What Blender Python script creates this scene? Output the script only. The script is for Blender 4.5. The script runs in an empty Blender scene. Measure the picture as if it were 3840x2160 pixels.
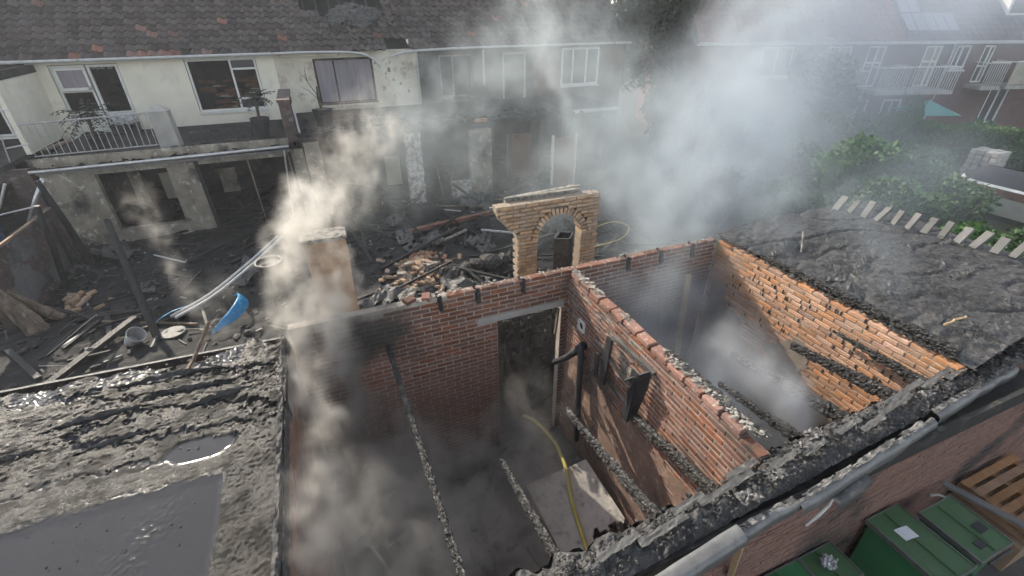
import bpy, bmesh, math, random
from mathutils import Vector, Matrix, noise as mnoise

sc = bpy.context.scene
COL = sc.collection
R = math.radians
rnd = random.Random(11)

# ------------------------------------------------------------------ camera
cam = bpy.data.cameras.new('camera')
camo = bpy.data.objects.new('camera', cam)
COL.objects.link(camo)
sc.camera = camo
cam.lens = 16.27
cam.sensor_width = 36
cam.clip_end = 600
cam.clip_start = .05
_h, _p, _r = R(22.0), R(30.85), R(-.3)
_F = Vector((math.sin(_h)*math.cos(_p), math.cos(_h)*math.cos(_p), -math.sin(_p)))
_Rh = Vector((math.cos(_h), -math.sin(_h), 0))
_U0 = _Rh.cross(_F)
_Rr = _Rh*math.cos(_r) + _U0*math.sin(_r)
_U = _U0*math.cos(_r) - _Rh*math.sin(_r)
camo.matrix_world = Matrix(((_Rr.x, _U.x, -_F.x, 0), (_Rr.y, _U.y, -_F.y, 0), (_Rr.z, _U.z, -_F.z, 5.8), (0, 0, 0, 1)))

# ------------------------------------------------------------------ sky, sun, exposure
SUN_AZ, SUN_EL = R(-21), R(30)
world = bpy.data.worlds.new('World')
sc.world = world
world.use_nodes = True
wn = world.node_tree
sky = wn.nodes.new('ShaderNodeTexSky')
sky.sky_type = 'NISHITA'
sky.sun_disc = False
sky.sun_elevation = SUN_EL
sky.sun_rotation = SUN_AZ
sky.air_density = 1.0
sky.dust_density = 1.0
sky.ozone_density = 1.0
hs = wn.nodes.new('ShaderNodeHueSaturation')      # smoke-greyed sky
hs.inputs['Saturation'].default_value = .45
wn.links.new(sky.outputs[0], hs.inputs['Color'])
wn.links.new(hs.outputs[0], wn.nodes['Background'].inputs[0])
wn.nodes['Background'].inputs[1].default_value = .15
sun = bpy.data.lights.new('sun', 'SUN')
sun.energy = 3.9
sun.angle = R(.55)
sun.color = (1, .90, .76)
suno = bpy.data.objects.new('sun', sun)
COL.objects.link(suno)
_d = Vector((math.sin(SUN_AZ)*math.cos(SUN_EL), math.cos(SUN_AZ)*math.cos(SUN_EL), math.sin(SUN_EL)))
suno.rotation_euler = _d.to_track_quat('Z', 'Y').to_euler()
suno.location = (-8, 20, 20)
vs = sc.view_settings
vs.view_transform = 'Standard'
vs.look = 'None'
vs.exposure = 1.0
vs.gamma = 1
vs.use_curve_mapping = False
cy = sc.cycles
cy.use_denoising = True
cy.volume_bounces = 1
cy.max_bounces = 5
cy.diffuse_bounces = 3
cy.glossy_bounces = 3
cy.transparent_max_bounces = 12
cy.volume_step_rate = 2.5
cy.volume_max_steps = 256
cy.use_adaptive_sampling = True
cy.adaptive_threshold = .05
cy.adaptive_min_samples = 16
cy.sample_clamp_indirect = 6
cy.caustics_reflective = False
cy.caustics_refractive = False

# ------------------------------------------------------------------ mesh helpers
class MB:
    """collects shapes (world coordinates) that become ONE mesh object"""
    def __init__(s):
        s.v, s.f, s.sm = [], [], False
    def add(s, vs, fs):
        o = len(s.v)
        s.v += [tuple(p) for p in vs]
        s.f += [tuple(i+o for i in f) for f in fs]
        return s
    def box(s, a, b, m=None):
        x0, y0, z0 = a; x1, y1, z1 = b
        P = [(x0, y0, z0), (x1, y0, z0), (x1, y1, z0), (x0, y1, z0), (x0, y0, z1), (x1, y0, z1), (x1, y1, z1), (x0, y1, z1)]
        if m is not None: P = [m @ Vector(p) for p in P]
        return s.add(P, [(0, 3, 2, 1), (4, 5, 6, 7), (0, 1, 5, 4), (1, 2, 6, 5), (2, 3, 7, 6), (3, 0, 4, 7)])
    def cbox(s, c, d, rot=(0, 0, 0)):
        from mathutils import Euler
        m = Matrix.Translation(c) @ Euler(rot).to_matrix().to_4x4()
        return s.box([-k/2 for k in d], [k/2 for k in d], m)
    def bar(s, p, q, w, h=None, up=(0, 0, 1)):
        p, q = Vector(p), Vector(q); h = h or w
        d = (q-p); L = d.length; d.normalize()
        u = Vector(up)
        if abs(d.dot(u)) > .98: u = Vector((0, 1, 0))
        r_ = d.cross(u).normalized(); u = r_.cross(d)
        m = Matrix(((r_.x, d.x, u.x, p.x), (r_.y, d.y, u.y, p.y), (r_.z, d.z, u.z, p.z), (0, 0, 0, 1)))
        return s.box((-w/2, 0, -h/2), (w/2, L, h/2), m)
    def tube(s, path, rad, n=8, cap=True, squash=1):
        path = [Vector(p) for p in path]
        rr = rad if isinstance(rad, (list, tuple)) else [rad]*len(path)
        rings = []; prev = None
        for i, p in enumerate(path):
            t = (path[min(i+1, len(path)-1)]-path[max(i-1, 0)]).normalized()
            u = prev if prev is not None else (Vector((0, 0, 1)) if abs(t.z) < .9 else Vector((1, 0, 0)))
            u = (u-t*u.dot(t)).normalized(); w = t.cross(u); prev = u
            rings.append([p+(u*math.cos(k*2*math.pi/n)*squash+w*math.sin(k*2*math.pi/n))*rr[i] for k in range(n)])
        V = [q for r_ in rings for q in r_]
        F = [(i*n+k, i*n+(k+1) % n, (i+1)*n+(k+1) % n, (i+1)*n+k) for i in range(len(rings)-1) for k in range(n)]
        if cap: F += [tuple(range(n))[::-1], tuple((len(rings)-1)*n+k for k in range(n))]
        return s.add(V, F)
    def lathe(s, c, prof, n=14, cap=True):
        V = [(c[0]+r_*math.cos(k*2*math.pi/n), c[1]+r_*math.sin(k*2*math.pi/n), c[2]+z) for r_, z in prof for k in range(n)]
        F = [(i*n+k, i*n+(k+1) % n, (i+1)*n+(k+1) % n, (i+1)*n+k) for i in range(len(prof)-1) for k in range(n)]
        if cap: F += [tuple(range(n))[::-1], tuple((len(prof)-1)*n+k for k in range(n))]
        return s.add(V, F)
    def prism(s, poly, y0, y1, m=None):
        """polygon in x,z extruded along y"""
        n = len(poly)
        V = [(x, y0, z) for x, z in poly]+[(x, y1, z) for x, z in poly]
        if m is not None: V = [m @ Vector(p) for p in V]
        F = [tuple(range(n)), tuple(range(2*n-1, n-1, -1))]+[(i, i+n, (i+1) % n+n, (i+1) % n) for i in range(n)]
        return s.add(V, F)
    def grid(s, fn, nu, nv, keep=None):
        V = [fn(i/nu, j/nv) for j in range(nv+1) for i in range(nu+1)]
        F = []
        for j in range(nv):
            for i in range(nu):
                if keep and not keep((i+.5)/nu, (j+.5)/nv): continue
                a = j*(nu+1)+i
                F.append((a, a+1, a+nu+2, a+nu+1))
        return s.add(V, F)
    def rock(s, c, d, seed=0, rot=(0, 0, 0), sub=1):
        from mathutils import Euler
        bm = bmesh.new()
        bmesh.ops.create_icosphere(bm, subdivisions=sub, radius=1)
        e = Euler(rot).to_matrix()
        o = len(s.v)
        for v in bm.verts:
            k = 1+.35*mnoise.noise(v.co*1.3+Vector((seed*3.7, seed*1.3, 0)))
            q = v.co*k
            q = Vector((q.x*d[0]/2, q.y*d[1]/2, q.z*d[2]/2))
            s.v.append(tuple(e @ q+Vector(c)))
        s.f += [tuple(v.index+o for v in f.verts) for f in bm.faces]
        bm.free()
        return s
    def mesh(s, name, mat, off=(0, 0, 0)):
        me = bpy.data.meshes.new(name)
        ox, oy, oz = off
        me.from_pydata([(x-ox, y-oy, z-oz) for x, y, z in s.v], [], s.f)
        me.update()
        if s.sm: me.polygons.foreach_set('use_smooth', [True]*len(me.polygons))
        for m in (mat if isinstance(mat, (list, tuple)) else [mat]): me.materials.append(m)
        return me
    def smooth(s):
        s.sm = True; return s
    def build(s, name, mat, parent=None):
        if parent is None:
            xs, ys, zs = zip(*s.v)
            off = ((min(xs)+max(xs))/2, (min(ys)+max(ys))/2, min(zs))
            o = bpy.data.objects.new(name, s.mesh(name, mat, off)); o.location = off
            COL.objects.link(o)
            return o
        o = bpy.data.objects.new(name, s.mesh(name, mat))
        COL.objects.link(o); o.parent = parent
        # a part's mesh is in world coordinates: undo the thing's own place once
        o.location = tuple(-k for k in parent.location) if parent.parent is None else (0, 0, 0)
        return o

def tag(o, label=None, cat=None, group=None, kind=None):
    if label: o['label'] = label
    if cat: o['category'] = cat
    if group: o['group'] = group
    if kind or cat: o['kind'] = kind or 'thing'
    return o
def thing(name, label, cat, loc=(0, 0, 0), group=None):
    o = bpy.data.objects.new(name, None)
    o.empty_display_size = .2
    COL.objects.link(o); o.location = loc
    return tag(o, label, cat, group)
def piece(name, me, parent, loc, rot=(0, 0, 0), scale=(1, 1, 1)):
    """a small part that shares its mesh; loc in world coordinates (parent: a thing or a part of a thing)"""
    o = bpy.data.objects.new(name, me)
    COL.objects.link(o)
    if parent is not None:
        o.parent = parent
        if parent.parent is None and parent.type == 'EMPTY': loc = Vector(loc)-parent.location
        elif parent.parent is None: loc = Vector(loc)-parent.location
    o.location = loc; o.rotation_euler = rot; o.scale = scale
    return o
def wall_panel(u0, u1, z0, z1, holes, y0, y1, cut=None):
    """upright wall along x between y0 (front) and y1 with rectangular holes, no inner faces"""
    us = sorted({u0, u1, *[k for h in holes for k in h[:2] if u0 < k < u1]})
    zs = sorted({z0, z1, *[k for h in holes for k in h[2:] if z0 < k < z1]})
    def solid(i, j):
        if i < 0 or j < 0 or i >= len(us)-1 or j >= len(zs)-1: return False
        u, z = (us[i]+us[i+1])/2, (zs[j]+zs[j+1])/2
        return not any(h[0] < u < h[1] and h[2] < z < h[3] for h in holes)
    b = MB()
    for i in range(len(us)-1):
        for j in range(len(zs)-1):
            if not solid(i, j): continue
            a, c, d, e = us[i], us[i+1], zs[j], zs[j+1]
            b.add([(a, y0, d), (c, y0, d), (c, y0, e), (a, y0, e)], [(0, 1, 2, 3)])
            b.add([(a, y1, d), (c, y1, d), (c, y1, e), (a, y1, e)], [(3, 2, 1, 0)])
            if not solid(i-1, j): b.add([(a, y0, d), (a, y0, e), (a, y1, e), (a, y1, d)], [(0, 1, 2, 3)])
            if not solid(i+1, j): b.add([(c, y0, d), (c, y1, d), (c, y1, e), (c, y0, e)], [(0, 1, 2, 3)])
            if not solid(i, j-1): b.add([(a, y0, d), (a, y1, d), (c, y1, d), (c, y0, d)], [(0, 1, 2, 3)])
            if not solid(i, j+1): b.add([(a, y0, e), (c, y0, e), (c, y1, e), (a, y1, e)], [(0, 1, 2, 3)])
    return b
def fbm(x, y, z=0., o=4):
    return mnoise.fractal(Vector((x, y, z)), .9, 2.1, o)

# ------------------------------------------------------------------ materials
def mat(name, col, col2=None, scale=3., rough=.85, rough2=None, bump=.25, bscale=25., stretch=(1, 1, 1), metal=0., spec=.4,
        rand=0., soot=None, third=None, bdetail=5., contrast=(.35, .65), local=False, coat=0.):
    """Principled surface: two or three colours mixed by noise in world space, per-object value change, soot patches, bump."""
    m = bpy.data.materials.new(name); m.use_nodes = True
    t = m.node_tree; N = t.nodes.new; K = t.links.new
    b = t.nodes['Principled BSDF']
    if local: src = N('ShaderNodeTexCoord').outputs['Object']
    else: src = N('ShaderNodeNewGeometry').outputs['Position']
    mp = N('ShaderNodeMapping'); mp.inputs['Scale'].default_value = stretch
    K(src, mp.inputs[0])
    def noise(sc_, det=5., off=0.):
        n = N('ShaderNodeTexNoise'); n.inputs['Scale'].default_value = sc_; n.inputs['Detail'].default_value = det
        n.inputs['Roughness'].default_value = .6
        if off:
            a = N('ShaderNodeVectorMath'); a.inputs[1].default_value = (off, off*.7, off*1.3); K(mp.outputs[0], a.inputs[0]); K(a.outputs[0], n.inputs[0])
        else: K(mp.outputs[0], n.inputs[0])
        return n.outputs[0]
    def ramp(f, lo, hi):
        r_ = N('ShaderNodeMapRange'); r_.inputs[1].default_value = lo; r_.inputs[2].default_value = hi; K(f, r_.inputs[0]); return r_.outputs[0]
    def mix(f, a, c):
        x = N('ShaderNodeMix'); x.data_type = 'RGBA'
        K(f, x.inputs[0])
        for i, q in ((6, a), (7, c)):
            if isinstance(q, tuple): x.inputs[i].default_value = (*q, 1)
            else: K(q, x.inputs[i])
        return x.outputs[2]
    col2 = col2 or tuple(k*.7 for k in col)
    c = mix(ramp(noise(scale), *contrast), col, col2)
    if third: c = mix(ramp(noise(scale*2.7, 4., 9.), .56, .68), c, third)
    if rand:
        oi = N('ShaderNodeObjectInfo')
        hv = N('ShaderNodeHueSaturation')
        v = N('ShaderNodeMapRange'); v.inputs[3].default_value = 1-rand; v.inputs[4].default_value = 1+rand; K(oi.outputs['Random'], v.inputs[0])
        h_ = N('ShaderNodeMath'); h_.operation = 'MULTIPLY'; h_.inputs[1].default_value = 7.13; K(oi.outputs['Random'], h_.inputs[0])
        fr = N('ShaderNodeMath'); fr.operation = 'FRACT'; K(h_.outputs[0], fr.inputs[0])
        s_ = N('ShaderNodeMapRange'); s_.inputs[3].default_value = 1-rand*.9; s_.inputs[4].default_value = 1+rand*.5; K(fr.outputs[0], s_.inputs[0])
        K(v.outputs[0], hv.inputs['Value']); K(s_.outputs[0], hv.inputs['Saturation']); K(c, hv.inputs['Color']); c = hv.outputs[0]
    if soot:
        amt, ss, off = soot[:3]
        sc_ = soot[3] if len(soot) > 3 else (.022, .021, .02)
        c = mix(ramp(noise(ss, 6., off), .68-amt*.5, .80-amt*.42), c, sc_)
    K(c, b.inputs['Base Color'])
    if rough2 is not None:
        rr = N('ShaderNodeMapRange'); rr.inputs[1].default_value = .35; rr.inputs[2].default_value = .65
        rr.inputs[3].default_value = rough; rr.inputs[4].default_value = rough2
        K(noise(scale*1.7, 4., 3.), rr.inputs[0]); K(rr.outputs[0], b.inputs['Roughness'])
    else: b.inputs['Roughness'].default_value = rough
    b.inputs['Metallic'].default_value = metal
    b.inputs['Specular IOR Level'].default_value = spec
    if coat: b.inputs['Coat Weight'].default_value = coat
    if bump:
        bp = N('ShaderNodeBump'); bp.inputs['Strength'].default_value = bump; bp.inputs['Distance'].default_value = .02
        K(noise(bscale, bdetail, 5.), bp.inputs['Height']); K(bp.outputs[0], b.inputs['Normal'])
    return m

def char_mat(name, base=(.020, .019, .018), ash=(.085, .082, .078), ashamt=.62, scale=28., rough=.62):
    """charred timber: blocky alligator cracks with pale ash on the high spots"""
    m = bpy.data.materials.new(name); m.use_nodes = True
    t = m.node_tree; N = t.nodes.new; K = t.links.new
    b = t.nodes['Principled BSDF']
    g = N('ShaderNodeNewGeometry')
    v = N('ShaderNodeTexVoronoi'); v.feature = 'DISTANCE_TO_EDGE'; v.inputs['Scale'].default_value = scale; K(g.outputs['Position'], v.inputs[0])
    n = N('ShaderNodeTexNoise'); n.inputs['Scale'].default_value = 6; n.inputs['Detail'].default_value = 8; K(g.outputs['Position'], n.inputs[0])
    r_ = N('ShaderNodeMapRange'); r_.inputs[1].default_value = ashamt; r_.inputs[2].default_value = ashamt+.14; K(n.outputs[0], r_.inputs[0])
    x = N('ShaderNodeMix'); x.data_type = 'RGBA'; x.inputs[6].default_value = (*base, 1); x.inputs[7].default_value = (*ash, 1); K(r_.outputs[0], x.inputs[0])
    K(x.outputs[2], b.inputs['Base Color'])
    b.inputs['Roughness'].default_value = rough
    h = N('ShaderNodeMapRange'); h.inputs[2].default_value = .12; K(v.outputs[0], h.inputs[0])
    bp = N('ShaderNodeBump'); bp.inputs['Strength'].default_value = .9; bp.inputs['Distance'].default_value = .015
    K(h.outputs[0], bp.inputs['Height']); K(bp.outputs[0], b.inputs['Normal'])
    return m
MT = dict(
    plaster=mat('plaster', (.81, .76, .63), (.72, .67, .55), 1.2, bump=.12, bscale=18, third=(.68, .64, .54)),
    plaster_cream=mat('plaster_cream', (.70, .66, .54), (.52, .47, .38), 1.1, bump=.15, soot=(.18, .8, 5.), third=(.45, .36, .29)),
    plaster_grey=mat('plaster_grey', (.17, .163, .157), (.09, .087, .084), 1.0, bump=.2, soot=(.35, .7, 8.)),
    plaster_burnt=mat('plaster_burnt', (.31, .275, .215), (.16, .138, .11), 2.4, bump=.4, bscale=14, third=(.46, .43, .36), soot=(.24, 1.3, 3.)),
    plaster_peel=mat('plaster_peel', (.46, .44, .41), (.20, .18, .17), 6., bump=.8, bscale=14, soot=(.22, 4., 4.), contrast=(.45, .55)),
    burnt_wall=mat('burnt_wall', (.034, .031, .029), (.02, .019, .018), 1.6, bump=.5, bscale=9, third=(.07, .06, .052)),
    burnt_brick=mat('burnt_brick', (.13, .085, .07), (.05, .042, .04), 2., bump=.5, bscale=12, third=(.2, .17, .15), soot=(.3, 1.1, 1.)),
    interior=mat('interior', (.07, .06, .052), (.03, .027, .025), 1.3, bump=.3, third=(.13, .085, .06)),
    brick=mat('brick', (.215, .094, .058), (.155, .07, .046), 9., rough=.82, bump=.45, bscale=60, rand=.30, soot=(.28, .9, 2., (.05, .043, .038)), third=(.27, .14, .09)),
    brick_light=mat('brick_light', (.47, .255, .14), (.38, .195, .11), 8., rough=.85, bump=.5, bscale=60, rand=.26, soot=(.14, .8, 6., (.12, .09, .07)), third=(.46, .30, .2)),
    brick_tan=mat('brick_tan', (.42, .29, .185), (.33, .215, .135), 8., rough=.88, bump=.7, bscale=50, rand=.24, soot=(.07, 2.2, 7.), third=(.48, .36, .25)),
    brick_far=mat('brick_far', (.15, .088, .07), (.11, .066, .055), 4., rough=.9, bump=.3, bscale=30),
    mortar=mat('mortar', (.43, .385, .325), (.33, .29, .24), 12., bump=.7, bscale=70, soot=(.30, .9, 2., (.085, .075, .065))),
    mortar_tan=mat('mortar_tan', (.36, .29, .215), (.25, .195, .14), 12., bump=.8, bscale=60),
    lime=mat('lime', (.34, .315, .275), (.13, .12, .105), 14., bump=.9, bscale=40, soot=(.16, 7., 2.), contrast=(.45, .6)),
    concrete=mat('concrete', (.44, .42, .385), (.33, .315, .285), 3., bump=.3, bscale=45, soot=(.08, 2.2, 4.)),
    concrete_grey=mat('concrete_grey', (.16, .157, .15), (.11, .108, .103), 5., bump=.35, bscale=40, rand=.18),
    tile=mat('tile', (.098, .080, .071), (.068, .058, .053), 6., spec=.2, rough=.8, bump=.25, bscale=40, rand=.35, third=(.15, .105, .085)),
    tile_red=mat('tile_red', (.22, .105, .075), (.16, .08, .06), 6., rough=.7, bump=.25, rand=.3, third=(.14, .10, .09)),
    tile_far=mat('tile_far', (.115, .095, .10), (.085, .07, .078), 2., rough=.7, bump=.2, rand=.2),
    tile_far_red=mat('tile_far_red', (.25, .12, .09), (.16, .09, .08), 2.5, rough=.7, bump=.2, rand=.2),
    char=char_mat('char'),
    char_ash=char_mat('char_ash', (.035, .033, .030), (.13, .122, .11), .55, 30.),
    char_soft=mat('char_soft', (.028, .027, .026), (.05, .048, .046), 6., rough=.55, bump=.9, bscale=16, third=(.10, .098, .095)),
    membrane=mat('membrane', (.05, .049, .047), (.095, .092, .086), 4., rough=.6, bump=.6, bscale=14, third=(.16, .152, .14)),
    ash=mat('ash', (.021, .020, .019), (.013, .0125, .012), 1.4, rough=.9, bump=1., bscale=11, third=(.042, .037, .032), bdetail=9.),
    rubble=mat('rubble', (.055, .047, .041), (.025, .023, .021), 7., bump=.9, bscale=22, third=(.22, .19, .165)),
    roofing=mat('roofing', (.04, .038, .037), (.062, .058, .055), 4., rough=.75, rough2=.45, bump=1., bscale=22, third=(.085, .078, .07), bdetail=9.),
    zinc=mat('zinc', (.23, .227, .22), (.15, .148, .142), 5., rough=.5, metal=.6, bump=.25, bscale=12, third=(.14, .135, .13)),
    zinc_flake=mat('zinc_flake', (.21, .20, .186), (.06, .058, .056), 16., rough=.6, metal=.2, bump=.9, bscale=45, contrast=(.42, .56)),
    alu=mat('alu', (.62, .62, .61), (.46, .46, .46), 6., rough=.35, metal=.7, bump=.05),
    pvc=mat('pvc', (.52, .52, .51), (.42, .42, .41), 5., rough=.5, bump=.08, soot=(.07, 3., 2.)),
    white=mat('white', (.74, .73, .69), (.64, .63, .58), 4., rough=.5, bump=.08, soot=(.04, 2.5, 3.)),
    rail=mat('rail', (.40, .40, .38), (.28, .28, .27), 8., rough=.5, bump=.1),
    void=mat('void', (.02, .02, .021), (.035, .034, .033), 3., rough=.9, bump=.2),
    black=mat('black', (.022, .023, .026), (.035, .035, .037), 5., rough=.6, bump=.3),
    pot=mat('pot', (.035, .036, .04), (.02, .02, .022), 5., rough=.55, bump=.2, third=(.07, .066, .06)),
    wood=mat('wood', (.30, .21, .13), (.20, .135, .085), 5., stretch=(1, 1, .2), bump=.4, bscale=30, soot=(.25, 1.6, 1.)),
    wood_pale=mat('wood_pale', (.50, .36, .2), (.40, .27, .15), 6., bump=.3, bscale=30),
    pallet=mat('pallet', (.36, .19, .085), (.22, .115, .055), 5., bump=.3, bscale=30, rand=.2, soot=(.06, 2.2, 2.)),
    split_wood=mat('split_wood', (.22, .165, .115), (.10, .075, .055), 7., stretch=(1, 1, .12), bump=.9, bscale=20, third=(.30, .25, .19), soot=(.18, 1.5, 4.)),
    panel_brown=mat('panel_brown', (.23, .12, .075), (.17, .09, .06), 2., bump=.15, soot=(.15, 1.5, 6.)),
    cream=mat('cream', (.44, .41, .32), (.33, .30, .235), 2., bump=.15, soot=(.12, 1.5, 6.)),
    curtain=mat('curtain', (.30, .27, .29), (.22, .20, .215), 2., stretch=(6, 1, .4), bump=.1),
    board=mat('board', (.50, .475, .43), (.38, .36, .33), 3., bump=.3, bscale=20, soot=(.20, 9., 4., (.17, .16, .148)), third=(.28, .265, .24)),
    hose=mat('hose', (.50, .42, .10), (.38, .33, .09), 8., rough=.6, bump=.1),
    blue=mat('blue', (.02, .27, .55), (.015, .2, .42), 5., rough=.4, bump=.15, third=(.12, .42, .62)),
    green=mat('green', (.03, .16, .055), (.02, .11, .04), 2., rough=.45, bump=.06),
    green_pale=mat('green_pale', (.06, .14, .055), (.045, .105, .04), 1.6, rough=.5, bump=.1, third=(.08, .15, .07)),
    teal=mat('teal', (.10, .27, .24), (.08, .22, .20), 2., rough=.7, bump=.1),
    paper=mat('paper', (.74, .76, .78), (.66, .68, .72), 20., bump=.1),
    rag=mat('rag', (.62, .62, .62), (.30, .30, .31), 16., bump=.6),
    pink=mat('pink', (.52, .27, .22), (.40, .22, .19), 3., bump=.2),
    solar=mat('solar', (.30, .30, .335), (.25, .25, .285), 2., rough=.22, bump=.02),
    glass=mat('glass', (.03, .034, .04), (.045, .05, .058), 2., rough=.08, bump=.015, bscale=3, spec=.7),
    glass_lit_tint=mat('glass_lit_tint', (.30, .26, .17), (.18, .16, .12), 3., rough=.12, bump=.02, spec=.6),  # yellowish lit-window look put into the pane colour, nothing glows behind
    bark=mat('bark', (.085, .062, .045), (.05, .037, .028), 5., bump=.9, bscale=18),
    leaf=mat('leaf', (.062, .15, .028), (.038, .095, .02), .9, rough=.55, bump=0, rand=.3, third=(.085, .13, .035)),
    leaf_dark=mat('leaf_dark', (.030, .048, .024), (.022, .032, .02), .7, rough=.6, bump=0, rand=.2, third=(.10, .08, .05)),
    leaf_hedge=mat('leaf_hedge', (.07, .16, .026), (.045, .11, .02), .9, rough=.55, bump=0, third=(.10, .165, .03)),
    palm=mat('palm', (.045, .055, .035), (.03, .032, .026), 3., bump=0, third=(.09, .085, .05)),
    coping=mat('coping', (.29, .155, .11), (.21, .11, .085), 8., rough=.85, bump=.6, bscale=50, rand=.25, third=(.38, .34, .29), soot=(.12, 5., 3.)),
    shed_concrete=mat('shed_concrete', (.13, .125, .115), (.07, .067, .062), 2.5, rough=.75, bump=.4, bscale=20, third=(.18, .17, .155)),
    skim=mat('skim', (.25, .165, .125), (.17, .115, .09), 3., bump=.4, bscale=30, third=(.32, .24, .19), soot=(.2, 1.2, 3.)),
    skim_grey=mat('skim_grey', (.30, .25, .20), (.20, .165, .135), 3., bump=.4, bscale=30, soot=(.25, 1., 3.)),
    paving=mat('paving', (.10, .092, .085), (.07, .064, .06), 3., bump=.5, bscale=20),
)
# ------------------------------------------------------------------ ground
def yard_h(x, y):
    h = .05*fbm(x*1.1, y*1.1, 3)+.035*fbm(x*4, y*4, 7, 3)+.05
    return max(-.02, h)+.012
g = MB(); g.add([(-260, -260, 0), (260, -260, 0), (260, 260, 0), (-260, 260, 0)], [(0, 1, 2, 3)])
tag(g.build('ground', MT['paving']), kind='structure')
g = MB().grid(lambda u, v: (-9+18.5*u, 4.78+15.*v, yard_h(-9+18.5*u, 4.78+15.*v)), 260, 210).smooth()
tag(g.build('yard_ground', MT['ash']), kind='structure')
g = MB().grid(lambda u, v: (9.5+24*u, 2.5+16*v, .02+.06*(fbm(u*9, v*9)+.6)), 60, 50).smooth()
MT['soil'] = mat('soil', (.05, .075, .028), (.055, .045, .03), 1.1, bump=.9, bscale=12, third=(.07, .10, .03))
tag(g.build('garden_ground', MT['soil']), kind='structure')
g = MB().add([(-.73, 1.6, .02), (5.15, 1.6, .02), (5.15, 4.66, .02), (-.73, 4.66, .02)], [(0, 1, 2, 3)])
tag(g.build('shed_floor', MT['shed_concrete']), kind='structure')

# ------------------------------------------------------------------ bricks
def brick_mesh(name, dx, dy, dz, m, seed, jit=.0035, bev=.005):
    r_ = random.Random(seed)
    bm = bmesh.new()
    bmesh.ops.create_cube(bm, size=1)
    for v in bm.verts:
        v.co = Vector((v.co.x*dx+r_.uniform(-jit, jit), v.co.y*dy+r_.uniform(-jit, jit)*.6, v.co.z*dz+r_.uniform(-jit, jit)*.7))
    bmesh.ops.bevel(bm, geom=list(bm.edges), offset=bev, segments=1, affect='EDGES')
    me = bpy.data.meshes.new(name); bm.to_mesh(me); bm.free()
    me.materials.append(m)
    return me
BR = {k: [brick_mesh('brick', .208, .10, .048, MT[m], i+s) for i in range(6)] for k, m, s in
      (('red', 'brick', 1), ('light', 'brick_light', 30), ('tan', 'brick_tan', 60))}
CH, BL = .0625, .22     # course height, brick pitch

def courses(u0, u1, z0, z1, holes, seed):
    """running-bond bricks (u centre, length, z centre, course) clear of the holes"""
    r_ = random.Random(seed); out = []
    n = int(round((z1-z0)/CH))
    for j in range(n):
        z = z1-(j+.5)*CH
        spans = [(u0, u1)]
        for h in holes:
            if h[2]-CH*.45 < z < h[3]+CH*.45:
                ns = []
                for a, b in spans:
                    if h[1] <= a or h[0] >= b: ns.append((a, b)); continue
                    if h[0] > a: ns.append((a, h[0]))
                    if h[1] < b: ns.append((h[1], b))
                spans = ns
        off = (BL/2 if j % 2 else 0)+r_.uniform(-.012, .012)
        for a, b in spans:
            k = math.floor((a-u0-off)/BL)
            while True:
                s, e = u0+off+k*BL, u0+off+(k+1)*BL
                k += 1
                if s >= b: break
                s, e = max(s, a), min(e, b)
                if e-s > .05: out.append(((s+e)/2, e-s-.015, z, j))
    return out
def brick_wall(th, axis, face, u0, u1, z0, z1, kind, holes=(), side=-1, thick=.11, keep=None, n_single=300, rank=None, seed=1, mort='mortar'):
    """bricks on the visible face of a wall: `face` is that face's coordinate, the wall goes back from it by thick*-side"""
    c = -side
    core0, core1 = sorted((face+c*.006, face+c*thick))
    wp = wall_panel(u0, u1, z0, z1-.02, [h for h in holes], core0, core1)
    if axis == 'y': wp.v = [(y, x, z) for x, y, z in wp.v]; wp.f = [tuple(reversed(f)) for f in wp.f]
    wp.build('mortar_core', MT[mort], th)
    bs = courses(u0, u1, z0, z1, holes, seed)
    if keep: bs = [b for b in bs if keep(b[0], b[2])]
    if rank: bs.sort(key=rank)
    r_ = random.Random(seed+5)
    rest = MB(); nm = 0
    for i, (u, L, z, j) in enumerate(bs):
        d = face+c*(.049+r_.uniform(-.003, .004))
        loc = (u, d, z) if axis == 'x' else (d, u, z)
        if i < n_single:
            rz = (0 if axis == 'x' else math.pi/2)+r_.uniform(-.012, .012)+(math.pi if r_.random() < .5 else 0)
            piece('brick', BR[kind][r_.randrange(6)], th, loc, (r_.uniform(-.01, .01), r_.uniform(-.012, .012), rz), (L/.208, 1, 1))
        else:
            q = (L, .10, .048) if axis == 'x' else (.10, L, .048)
            rest.cbox(loc, q, (0, r_.uniform(-.01, .01), 0)); nm += 1
    if nm: tag(rest.build('lower_brickwork', MT[{'red': 'brick', 'light': 'brick_light', 'tan': 'brick_tan'}[kind]], th), kind='stuff')
    return bs
def crust(th, name, m, pts, size, n, seed, spread=.05, flat=.5):
    """loose lumps of mortar / ash stuck along a wall top"""
    r_ = random.Random(seed); b = MB()
    for i in range(n):
        k = r_.random()*(len(pts)-1); a = int(k); f = k-a
        p = Vector(pts[a]).lerp(Vector(pts[a+1]), f)
        s = size*(.25+.95*r_.random()**2)
        b.rock((p.x+r_.uniform(-spread, spread), p.y+r_.uniform(-spread, spread), p.z+r_.uniform(0, s*.3)), (s*r_.uniform(.7, 1.6), s*r_.uniform(.7, 1.4), s*flat), seed+i, (0, 0, r_.uniform(0, 6)))
    return tag(b.build(name, m, th), kind='stuff')

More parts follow.
